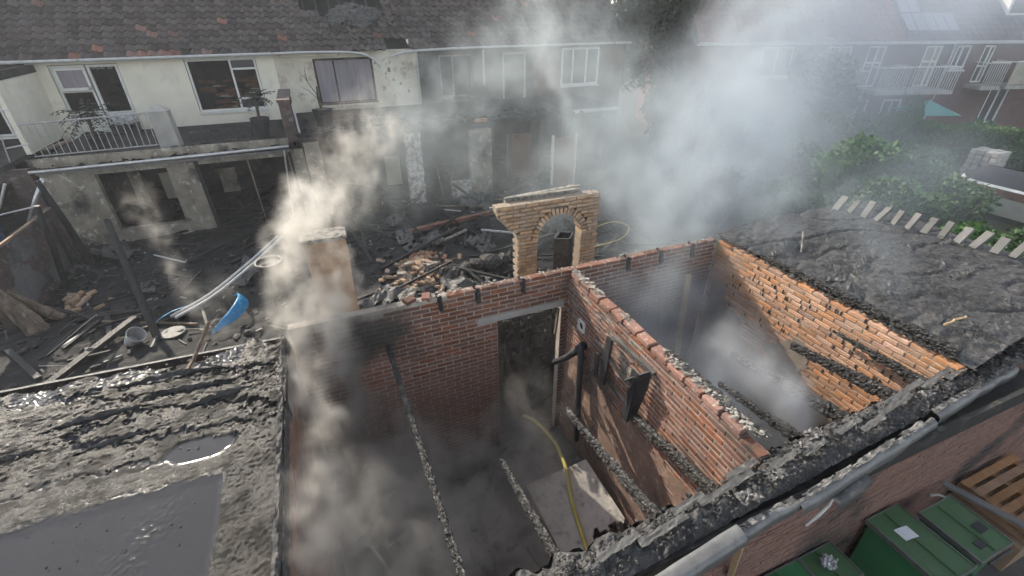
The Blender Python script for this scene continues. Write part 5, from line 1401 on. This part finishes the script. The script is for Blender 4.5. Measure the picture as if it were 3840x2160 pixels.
# ------------------------------------------------------------------ plants
def leaves(n, blobs, size, seed, droop=0.):
    r_ = random.Random(seed); b = MB(); V = []; F = []
    wts = [q[3]*q[4]*q[5] for q in blobs]
    for i in range(n):
        cx_, cy_, cz_, rx, ry, rz_ = r_.choices(blobs, wts)[0]
        v = Vector((r_.gauss(0, 1), r_.gauss(0, 1), r_.gauss(0, 1))).normalized()*(r_.random()**.38)
        p = Vector((cx_+v.x*rx, cy_+v.y*ry, cz_+v.z*rz_))
        a = Vector((r_.gauss(0, 1), r_.gauss(0, 1), r_.gauss(0, .6)-droop)).normalized()
        s = a.cross(Vector((r_.gauss(0, 1), r_.gauss(0, 1), r_.gauss(0, 1)))).normalized()
        L = size*r_.uniform(.6, 1.4); w = L*.32
        o = len(V); V += [p, p+a*L*.5+s*w, p+a*L, p+a*L*.5-s*w]; F.append((o, o+1, o+2, o+3))
    b.add(V, F); return b
def blobset(R0, h, n, seed, flat=.75):
    r_ = random.Random(seed); o = []
    for i in range(n):
        a = r_.uniform(0, 6.28); d = R0*math.sqrt(r_.random())*.75; z = h*(.25+.6*r_.random())
        k = R0*r_.uniform(.28, .5)
        o.append((d*math.cos(a), d*math.sin(a), z, k, k, k*flat))
    return o
SH = []
for i in range(4):
    bl = blobset(1., 1.35, 11, 40+i)
    SH.append((leaves(6500, bl, .095, i+70).mesh('crown', MT['leaf']), bl))
SHD = [leaves(6500, blobset(1., 1.4, 11, 50+i), .095, i+90).mesh('crown', MT['leaf_dark']) for i in range(2)]
stem_me = MB()
for i in range(6):
    a = i*1.05; stem_me.tube([(0, 0, 0), (.2*math.cos(a), .2*math.sin(a), .5), (.5*math.cos(a), .5*math.sin(a), 1.05)], [.035, .025, .008], 5)
stem_me = stem_me.mesh('stem', MT['bark'])
def shrub(loc, s, h, label, dark=False, i=0):
    t_ = thing('shrub', label, 'shrub', loc, 'garden shrubs')
    for me, nm in (((SHD[i % 2] if dark else SH[i % 4][0]), 'crown'), (stem_me, 'stem')):
        o = bpy.data.objects.new(nm, me); COL.objects.link(o); o.parent = t_; o.scale = (s, s, h)
    t_.rotation_euler = (0, 0, i*1.3)
    return t_
SHR = [((9.9, 5.4), .9, 1.2, 'low shrub right behind the row of slabs'), ((10.6, 4.4), 1.0, 1.3, 'rounded shrub beside the middle of the slab row'), ((11.2, 3.2), 1.1, 1.5, 'broad leafy shrub at the right edge next to the slabs'),
       ((11.8, 6.6), 1.1, 1.1, 'low green shrub beyond the first slabs'), ((13.0, 5.2), 1.3, 1.25, 'wide shrub in front of the white boat'), ((13.3, 7.6), 1.4, 1.6, 'tall green shrub in the middle of the garden'),
       ((14.6, 8.8), 1.6, 1.9, 'largest dark green shrub in the middle of the garden'), ((15.4, 6.6), 1.3, 1.4, 'green shrub left of the boat bow'), ((16.6, 8.2), 1.2, 1.5, 'green shrub between the stone stack and the middle shrub'),
       ((12.4, 9.6), 1.3, 1.3, 'hazy shrub at the smoke edge'), ((14.2, 11.2), 1.5, 1.5, 'hazy shrub below the teal tub'), ((16.6, 11.0), 1.5, 1.5, 'shrub in front of the clipped hedge left end'),
       ((18.6, 10.2), 1.3, 1.3, 'shrub in front of the clipped hedge middle'), ((20.6, 9.6), 1.2, 1.3, 'shrub in front of the clipped hedge right end'), ((18.2, 13.4), 1.5, 1.9, 'pale shrub left of the hedge in the haze'),
       ((20.3, 13.0), 1.3, 1.6, 'leafy shrub below the far balconies'), ((22.4, 12.0), .8, 2.0, 'tall slim shrub before the teal parasol'), ((25.6, 10.6), 1.2, 1.5, 'shrub right of the teal parasol'), ((27.4, 9.3), 1.3, 1.5, 'shrub under the closed balcony'),
       ((14.8, 4.2), 1.1, 1.3, 'shrub below the white boat hull'), ((22.8, 8.0), 1.2, 1.4, 'shrub behind the stone stack'), ((16.5, 14.2), 1.5, 1.6, 'smoky shrub near the pink bundle'), ((13.0, 3.0), 1.0, 1.6, 'bright shrub in the corner below the boat')]
for i, ((x, y), s, h, lab) in enumerate(SHR): shrub((x, y, 0), s, h, lab, False, i)
for i, (x, y, s, h, lab) in enumerate(((12.6, 13.4, 1.5, 2.0, 'dark sooty bush left of the garden in the smoke'), (10.8, 10.6, 1.2, 1.3, 'dark sooty bush behind the charred roof'), (14.6, 16.4, 1.6, 2.4, 'dark bush at the foot of the big tree'))):
    shrub((x, y, 0), s, h, lab, True, i)
def tree(loc, blobs, n, size, m, label, trunk_h, r0, seed, droop=0., lean=(0, 0)):
    t_ = thing('tree', label, 'tree', loc)
    x, y, z = loc
    b = MB().tube(spline([(x, y, 0), (x+.1, y, trunk_h*.5), (x+lean[0], y+lean[1], trunk_h)]), [r0*(1-.6*k/24) for k in range(25)], 8)
    for q in blobs[:9]:
        b.tube([(x+lean[0]*.7, y+lean[1]*.7, trunk_h*.75), (x+q[0]*.6, y+q[1]*.6, (trunk_h+q[2])/2), (x+q[0], y+q[1], q[2])], [r0*.45, r0*.25, r0*.08], 5)
    b.build('trunk', MT['bark'], t_)
    lv = leaves(n, blobs, size, seed, droop); lv.v = [(a+x, c+y, d) for a, c, d in lv.v]
    lv.build('crown', MT[m], t_)
r_ = random.Random(2)
bl = [(r_.uniform(-2.7, 2.7), r_.uniform(-2, 2), r_.uniform(3.0, 9.6), r_.uniform(.7, 1.3), r_.uniform(.7, 1.2), r_.uniform(.8, 1.5)) for i in range(40)]
bl = [q for q in bl if abs(q[0]) < 1.2+.45*(q[2]-2)]
tree((16.6, 20.6, 0), bl, 30000, .19, 'leaf_dark', 'big dark drooping tree beside the end house', 7.5, .30, 21, .8)
bl = [(r_.uniform(-1.2, 1.2), r_.uniform(-1, 1), r_.uniform(1.4, 3.9), .6, .6, .6) for i in range(18)]
tree((20.2, 15.0, 0), bl, 6000, .18, 'leaf_dark', 'dark round tree in front of the far terrace', 3., .14, 23)
bl = [(r_.uniform(-2.6, 2.6), r_.uniform(-2, 2), r_.uniform(2.5, 8.5), 1.3, 1.2, 1.3) for i in range(26)]
tree((21.5, 25.5, 0), bl, 9000, .34, 'leaf_dark', 'tall hazy tree between the two terraces', 6.5, .3, 25, .3)
# clipped hedge
th = thing('hedge', 'long clipped green hedge across the far garden', 'hedge', (24, 11.4, 0))
r_ = random.Random(14); V = []; F = []; b = MB()
for i in range(14000):
    u, q = r_.random(), r_.random()
    face = r_.random()
    dx, z = (-.42+r_.uniform(-.05, .06), 1.8*q) if face < .6 else (r_.uniform(-.42, .42), 1.8+r_.uniform(-.04, .05)+.05*math.sin(u*9))
    x, y = 22.3+2.2*u+dx, 14.2-5.4*u+dx*.3
    a = Vector((r_.gauss(0, 1), r_.gauss(0, 1), r_.gauss(0, 1))).normalized(); s = a.cross(Vector((r_.gauss(0, 1), r_.gauss(0, 1), r_.gauss(0, 1)))).normalized()
    L = r_.uniform(.06, .15); p = Vector((x, y, z)); o = len(V)
    V += [p, p+a*L*.5+s*L*.3, p+a*L, p+a*L*.5-s*L*.3]; F.append((o, o+1, o+2, o+3))
b.add(V, F).build('foliage', MT['leaf_hedge'], th)
b = MB().add([(22.3-.38, 14.2-.1, 0), (24.5-.38, 8.8-.1, 0), (24.5+.38, 8.8+.1, 0), (22.3+.38, 14.2+.1, 0), (22.3-.36, 14.2-.1, 1.76), (24.5-.36, 8.8-.1, 1.76), (24.5+.36, 8.8+.1, 1.76), (22.3+.36, 14.2+.1, 1.76)], [(0, 1, 5, 4), (1, 2, 6, 5), (2, 3, 7, 6), (3, 0, 4, 7), (4, 5, 6, 7)])
b.build('inner_twigs', MT['bark'], th)
# teal parasol
th = thing('parasol', 'teal garden parasol in front of the far terrace', 'parasol', (24.3, 12.7, 0))
cx_, cy_ = 24.3, 12.7; b = MB(); P = []
for k in range(4):
    a = k*math.pi/2+.35; P.append((cx_+1.2*math.cos(a), cy_+1.2*math.sin(a), 2.02))
b.add(P+[(cx_, cy_, 2.50)], [(0, 1, 4), (1, 2, 4), (2, 3, 4), (3, 0, 4)]).build('canopy', MT['teal'], th)
MB().tube([(cx_, cy_, 0), (cx_, cy_, 2.5)], .03, 6).build('pole', MT['alu'], th)
for k in range(4): MB().tube([P[k], (cx_, cy_, 2.47)], .012, 4).build('rib', MT['alu'], th)
# masonry stack
th = thing('stone_stack', 'stacked pale stone garden chimney by the boat', 'chimney', (20.6, 8.4, 0))
st = [brick_mesh('stone', .26, .24, .15, MT['concrete'], 140+i, .02, .02) for i in range(4)]
for k in range(11):
    w = .56-.02*k if k < 7 else .40
    for i in range(4):
        for j in range(2):
            piece('stone', st[(i+k+j) % 4], th, (20.6-.18+.36*j, 8.4-w+2*w*(i+.5)/4, .1+.16*k), (rnd.uniform(-.05, .05), rnd.uniform(-.05, .05), math.pi/2+rnd.uniform(-.1, .1)), (w*2/4/.27, 1.4, 1))
# covered boat
th = thing('boat', 'white boat hull with a brown rail and dark cover', 'boat', (19.5, 6.1, 0))
def hull(k0, k1, inset, zz):
    def f(u, v):
        t = u*2-1; y = 8.5-4.6*(1-abs(t)) if False else None
        s = abs(t)
        yy = 8.4-4.4*(1-0)*(.5-.5*math.cos(math.pi*(1-abs(t)))) if False else None
        a = t*math.pi*.5
        ww = .95*(math.cos(a*.98))**.0
        # outline: rounded bow at y=8.4, straight sides to y=4
        if s < .45:
            q = s/.45*math.pi/2; px = .9*math.sin(q); py = 7.5+.9*math.cos(q)
        else:
            px = .9; py = 7.5-3.5*(s-.45)/.55
        px = px*(1 if t < 0 else -1)
        sc_ = k0+(k1-k0)*v
        return (19.75-px*sc_, 7.4+(py-7.4)*(1+(sc_-1)*.5), zz[0]+(zz[1]-zz[0])*v)
    return f
MB().grid(hull(.62, .95, 0, (.25, .86)), 48, 6).smooth().build('hull', MT['white'], th)
MB().grid(hull(.955, 1.0, 0, (.86, 1.10)), 48, 4).smooth().build('rail', MT['panel_brown'], th)
MB().grid(hull(1.0, .90, 0, (1.105, 1.16)), 48, 3).smooth().build('gunwale', MT['white'], th)
MB().grid(hull(.90, .05, 0, (1.15, 1.52)), 48, 8).smooth().build('cover', MT['black'], th)
# teal tub, pink bundle
th = thing('water_tub', 'teal plastic tub among the hazy shrubs', 'tub', (15.6, 9.2, 0))
MB().lathe((15.6, 9.2, .0), [(.28, 0), (.34, .9), (.37, .92), (.37, .98), (.31, .98), (.27, .4)], 16).build('tub', MT['teal'], th)
def pkf(u, v):
    a = 2*math.pi*u; p = math.pi*(v-.5); k = 1+.3*fbm(math.cos(a)*2, math.sin(a)*2, v*4, 4)
    return (17.9+.55*k*math.cos(a)*math.cos(p), 15.2+.4*k*math.sin(a)*math.cos(p), 1.35+.42*k*math.sin(p))
tag(MB().grid(pkf, 30, 16).build('pink_bundle', MT['pink']), 'pale pink bundle showing through the smoke', 'bundle')
# ------------------------------------------------------------------ air: haze and smoke
def smoke(name, label, caps, mn, mx, res, dens, color, aniso, nscale, seed, warp=.5, contrast=2.0, cut=.33, soft=1.3):
    """smoke as a voxel volume: a chain of swelling capsules, warped and eaten into by noise.
    caps: (from, to, radius0, radius1, density0, density1)"""
    m = bpy.data.materials.new(name); m.use_nodes = True; t = m.node_tree; t.nodes.clear()
    o = t.nodes.new('ShaderNodeOutputMaterial'); v = t.nodes.new('ShaderNodeVolumePrincipled')
    v.inputs['Color'].default_value = (*color, 1); v.inputs['Density'].default_value = dens; v.inputs['Anisotropy'].default_value = aniso
    t.links.new(v.outputs[0], o.inputs['Volume'])
    ng = bpy.data.node_groups.new(name, 'GeometryNodeTree'); ng.interface.new_socket('Geometry', in_out='OUTPUT', socket_type='NodeSocketGeometry')
    N = ng.nodes.new; K = ng.links.new; out = N('NodeGroupOutput')
    def inp(n, i, x):
        if isinstance(x, (int, float)): n.inputs[i].default_value = x
        elif isinstance(x, (tuple, list, Vector)): n.inputs[i].default_value = tuple(x)
        else: K(x, n.inputs[i])
    def M(op, a, b=0., c=0., clamp=False):
        n = N('ShaderNodeMath'); n.operation = op; n.use_clamp = clamp; inp(n, 0, a); inp(n, 1, b)
        if op == 'MULTIPLY_ADD': inp(n, 2, c)
        return n.outputs[0]
    def V(op, a, b=(0, 0, 0), s=None):
        n = N('ShaderNodeVectorMath'); n.operation = op; inp(n, 0, a)
        if op == 'SCALE': inp(n, 3, s)
        elif op != 'LENGTH': inp(n, 1, b)
        return n.outputs['Value'] if op in ('LENGTH', 'DOT_PRODUCT') else n.outputs[0]
    def noise(vec, scale, detail, rough=.55):
        n = N('ShaderNodeTexNoise'); inp(n, 'Vector', vec)
        n.inputs['Scale'].default_value = scale; n.inputs['Detail'].default_value = detail; n.inputs['Roughness'].default_value = rough
        return n
    P = N('GeometryNodeInputPosition').outputs[0]
    P0 = V('ADD', P, (seed*7.3, seed*3.1, seed*5.7))
    W = V('ADD', P, V('SCALE', V('SUBTRACT', noise(P0, nscale*.6, 3).outputs['Color'], (.5, .5, .5)), s=warp*2))
    tot = None
    for (a, b, ra, rb, da, db) in caps:
        a = Vector(a); b = Vector(b); ab = b-a
        pa = V('SUBTRACT', W, a)
        h = M('MULTIPLY', V('DOT_PRODUCT', pa, ab), 1/ab.length_squared, clamp=True)
        dd = V('LENGTH', V('SUBTRACT', pa, V('SCALE', tuple(ab), s=h)))
        q = M('SUBTRACT', 1., M('DIVIDE', dd, M('MULTIPLY_ADD', h, rb-ra, ra)), clamp=True)
        q = M('MULTIPLY', M('POWER', q, soft), M('MULTIPLY_ADD', h, db-da, da))
        tot = q if tot is None else M('MAXIMUM', tot, q)
    W2 = V('ADD', P0, V('SCALE', V('SUBTRACT', noise(P0, nscale*1.1, 2).outputs['Color'], (.5, .5, .5)), s=warp*.9))
    fn = noise(V('MULTIPLY', W2, (1, 1, .75)), nscale*1.9, 8, .66)
    f = M('POWER', M('MULTIPLY', M('SUBTRACT', fn.outputs[0], cut), 2.6, clamp=True), contrast)
    den = M('MAXIMUM', M('SUBTRACT', M('MULTIPLY', tot, f), .004), 0.)
    vc = N('GeometryNodeVolumeCube'); K(den, vc.inputs['Density']); vc.inputs['Background'].default_value = 0
    vc.inputs['Min'].default_value = mn; vc.inputs['Max'].default_value = mx
    for i, k in enumerate(('Resolution X', 'Resolution Y', 'Resolution Z')): vc.inputs[k].default_value = max(2, int((mx[i]-mn[i])*res))
    sm = N('GeometryNodeSetMaterial'); sm.inputs['Material'].default_value = m
    K(vc.outputs[0], sm.inputs[0]); K(sm.outputs[0], out.inputs[0])
    me = bpy.data.meshes.new(name); me.materials.append(m)
    ob = bpy.data.objects.new(name, me); COL.objects.link(ob)
    md = ob.modifiers.new('smoke', 'NODES'); md.node_group = ng
    return tag(ob, label, 'smoke', kind='stuff')
WARM, GREY, BLUE = (.94, .915, .865), (.86, .86, .85), (.66, .735, .79)
# bright column over the left shed's far corner
smoke('smoke', 'bright backlit column of smoke over the far corner of the left shed', [
    ((-.45, 3.7, 1.9), (-.58, 4.25, 2.7), .34, .34, .6, .9), ((-.58, 4.25, 2.7), (-.46, 4.95, 3.22), .36, .38, .9, .8),
    ((-.46, 4.95, 3.22), (-.46, 5.25, 3.50), .38, .46, .9, 1.2), ((-.46, 5.25, 3.50), (-.30, 5.6, 3.74), .46, .50, 1.3, .9), ((-.30, 5.6, 3.74), (.15, 6.6, 3.85), .5, .7, .5, .12), ((.15, 6.6, 3.85), (1.0, 8.6, 4.2), .8, 1.2, .12, .06), ((-.35, 4.2, 2.1), (-.22, 4.50, 2.95), .36, .40, .8, .8),
    ((-.20, 4.55, 2.65), (-.12, 5.1, 3.30), .34, .34, .9, .8), ((-.60, 4.1, 2.75), (-.62, 2.2, 2.62), .28, .34, .45, .5)],
    (-2.0, 1.6, 1.0), (2.4, 9.4, 5.4), 26, 34, WARM, .5, 1.9, 1, .42, 2.0, .38)
# murk inside the left shed
smoke('smoke', 'brown-grey smoke filling the left shed', [
    ((-.3, 1.9, 1.2), (.0, 3.9, 1.3), .95, 1.0, 1, 1), ((.1, 3.6, .9), (1.5, 3.5, .8), 1.05, .9, 1, .7), ((-.6, 1.75, 2.2), (-.5, 3.0, 2.2), .45, .55, 1.2, .9), ((1.4, 3.6, .9), (2.3, 4.4, 1.1), .7, .6, .5, .4), ((.2, 2.0, 1.0), (1.0, 2.4, .9), .8, .8, .8, .5)],
    (-.73, 1.55, .03), (2.66, 4.62, 2.75), 30, 8., (.86, .835, .79), .3, 1.5, 4, .5, 1.9, .36, 1.0)
# right shed
smoke('smoke', 'pale blue smoke filling the right shed', [
    ((3.0, 4.3, 2.1), (4.6, 4.3, 2.1), .9, .9, .9, .9), ((3.3, 2.4, 1.8), (4.3, 3.4, 1.7), 1.0, 1.0, .9, .9), ((3.3, 2.0, 1.4), (3.2, 3.8, 1.8), .8, .9, .8, .9)],
    (2.82, 1.55, .1), (5.12, 4.60, 3.1), 18, 2.3, (.64, .71, .80), .25, 1.1, 7, .5, 1.7, .32, 1.0)
smoke('smoke', 'dense white puff at the front of the right shed', [
    ((3.60, 1.72, 2.45), (3.52, 1.92, 2.72), .20, .26, 1, 1), ((3.52, 1.92, 2.72), (3.36, 2.6, 3.0), .26, .36, .6, .2)],
    (2.6, 1.3, 1.9), (4.4, 3.8, 3.6), 24, 22, (.80, .82, .85), .35, 2.0, 3, .28, 1.6)
# the big plume that leans over the gardens
smoke('smoke', 'large blue-white plume drifting from the right shed over the gardens', [
    ((3.5, 3.9, 2.5), (5.3, 6.2, 3.0), 1.0, 1.6, .9, .9), ((5.3, 6.2, 3.0), (8.2, 8.1, 3.1), 1.5, 2.3, .8, 1.0), ((8.2, 8.1, 3.1), (10.0, 9.3, 4.2), 2.3, 2.3, 1.0, .8),
    ((10.0, 9.3, 4.2), (11.8, 10.6, 6.4), 2.1, 2.3, .8, .6), ((11.8, 10.6, 6.4), (13.6, 12.4, 9.5), 2.3, 3.0, .6, .5), ((5.6, 8.6, 2.8), (8.0, 12.5, 3.6), 1.6, 2.2, .35, .3)],
    (1.8, 2.6, 1.0), (17, 17.5, 11.5), 9, 2.6, BLUE, .3, 1.0, 2, 1.1, 2.1, .355)
# thin wisps in front of the grey house
smoke('smoke', 'pale wisp curling up before the sooty grey house', [
    ((7.6, 12.6, 2.2), (7.0, 12.6, 3.2), .40, .40, .7, 1.2), ((7.0, 12.6, 3.2), (6.4, 12.7, 4.1), .38, .45, 1.3, 1.0), ((6.4, 12.7, 4.1), (6.5, 13.2, 5.2), .5, .9, .8, .6), ((6.5, 13.2, 5.2), (6.0, 14.0, 7.0), 1.0, 1.5, .5, .3)],
    (3.2, 11, .8), (10., 17, 8.5), 11, 5.0, (.80, .86, .88), .35, 1.1, 5, .6, 2.0, .36)
smoke('smoke', 'thin veil of smoke hanging over the middle of the terrace', [
    ((3.0, 14.0, 2.6), (5.5, 14.8, 4.2), 1.8, 2.2, .5, .9), ((5.5, 14.8, 4.2), (8.5, 14.8, 4.6), 2.2, 2.6, .9, .8), ((0.8, 11.5, 2.0), (4.0, 12.5, 2.4), 1.5, 1.8, .30, .5), ((5.0, 10.0, 2.0), (9, 12.5, 3.0), 2.0, 2.6, .6, .9), ((1.0, 9.0, 3.0), (2.6, 13., 3.6), .9, 1.8, .35, .5)],
    (-2, 7.5, .2), (12, 18.8, 8.), 7, 1.2, (.70, .78, .81), .3, .8, 6, 1.1, 1.9, .32)
smoke('smoke', 'blue haze of smoke lying over the far gardens', [
    ((9.0, 9.0, 1.5), (14.0, 12.0, 2.5), 2.6, 4.0, 1, 1), ((14.0, 12.0, 2.5), (20.0, 14.0, 5.0), 4.0, 4.5, 1, .7), ((16.0, 13.0, 5.0), (26.0, 12.0, 7.0), 4.0, 3.5, .8, .5), ((10., 5.5, 2.4), (16, 7.5, 2.0), 1.6, 2.5, .25, .25)],
    (6, 3.5, .1), (31, 20, 12.), 3, .34, (.68, .76, .87), .2, .3, 11, 1.5, 1.1, .22, 1.0)
# small drifting wisps
smoke('smoke', 'tan wisps rising from the left yard', [
    ((-2.3, 8.6, .5), (-2.9, 9.4, 1.2), .24, .36, .8, .9), ((-2.9, 9.4, 1.2), (-3.6, 11.2, 1.7), .32, .40, .9, .6), ((-3.6, 11.2, 1.7), (-4.2, 13., 2.2), .36, .5, .6, .4), ((-1.6, 5.2, 2.3), (-1.5, 5.6, 2.9), .24, .32, .9, .5), ((-1.1, 5.1, 2.4), (-.9, 5.4, 3.0), .24, .32, .9, .6)],
    (-5.2, 4.3, .2), (-.3, 14, 3.6), 14, 8., WARM, .5, 2.0, 9, .5, 2.4, .40)
smoke('smoke', 'faint blue wisps over the charred right roof', [
    ((5.9, 2.7, 2.95), (6.2, 3.0, 3.35), .35, .5, .8, .5), ((6.6, 3.6, 2.95), (7.4, 4.6, 3.5), .5, .9, .5, .3), ((5.6, 4.2, 2.9), (6.8, 5.2, 3.4), .5, .8, .8, .5)],
    (4.9, 1.8, 2.85), (9, 6.5, 4.4), 12, 3.2, BLUE, .3, 1.3, 8, .4, 1.9, .35)
# even haze round everything
hb = MB().box((-60, -30, -1), (75, 70, 13.5)).build('haze', None)
hb.data.materials.clear()
hm = bpy.data.materials.new('haze'); hm.use_nodes = True; t = hm.node_tree; t.nodes.clear()
o = t.nodes.new('ShaderNodeOutputMaterial'); v = t.nodes.new('ShaderNodeVolumePrincipled')
v.inputs['Color'].default_value = (.86, .90, .95, 1); v.inputs['Density'].default_value = .0017; v.inputs['Anisotropy'].default_value = .25
t.links.new(v.outputs[0], o.inputs['Volume']); hb.data.materials.append(hm)
tag(hb, 'smoky haze hanging over the whole block', 'haze', kind='stuff')
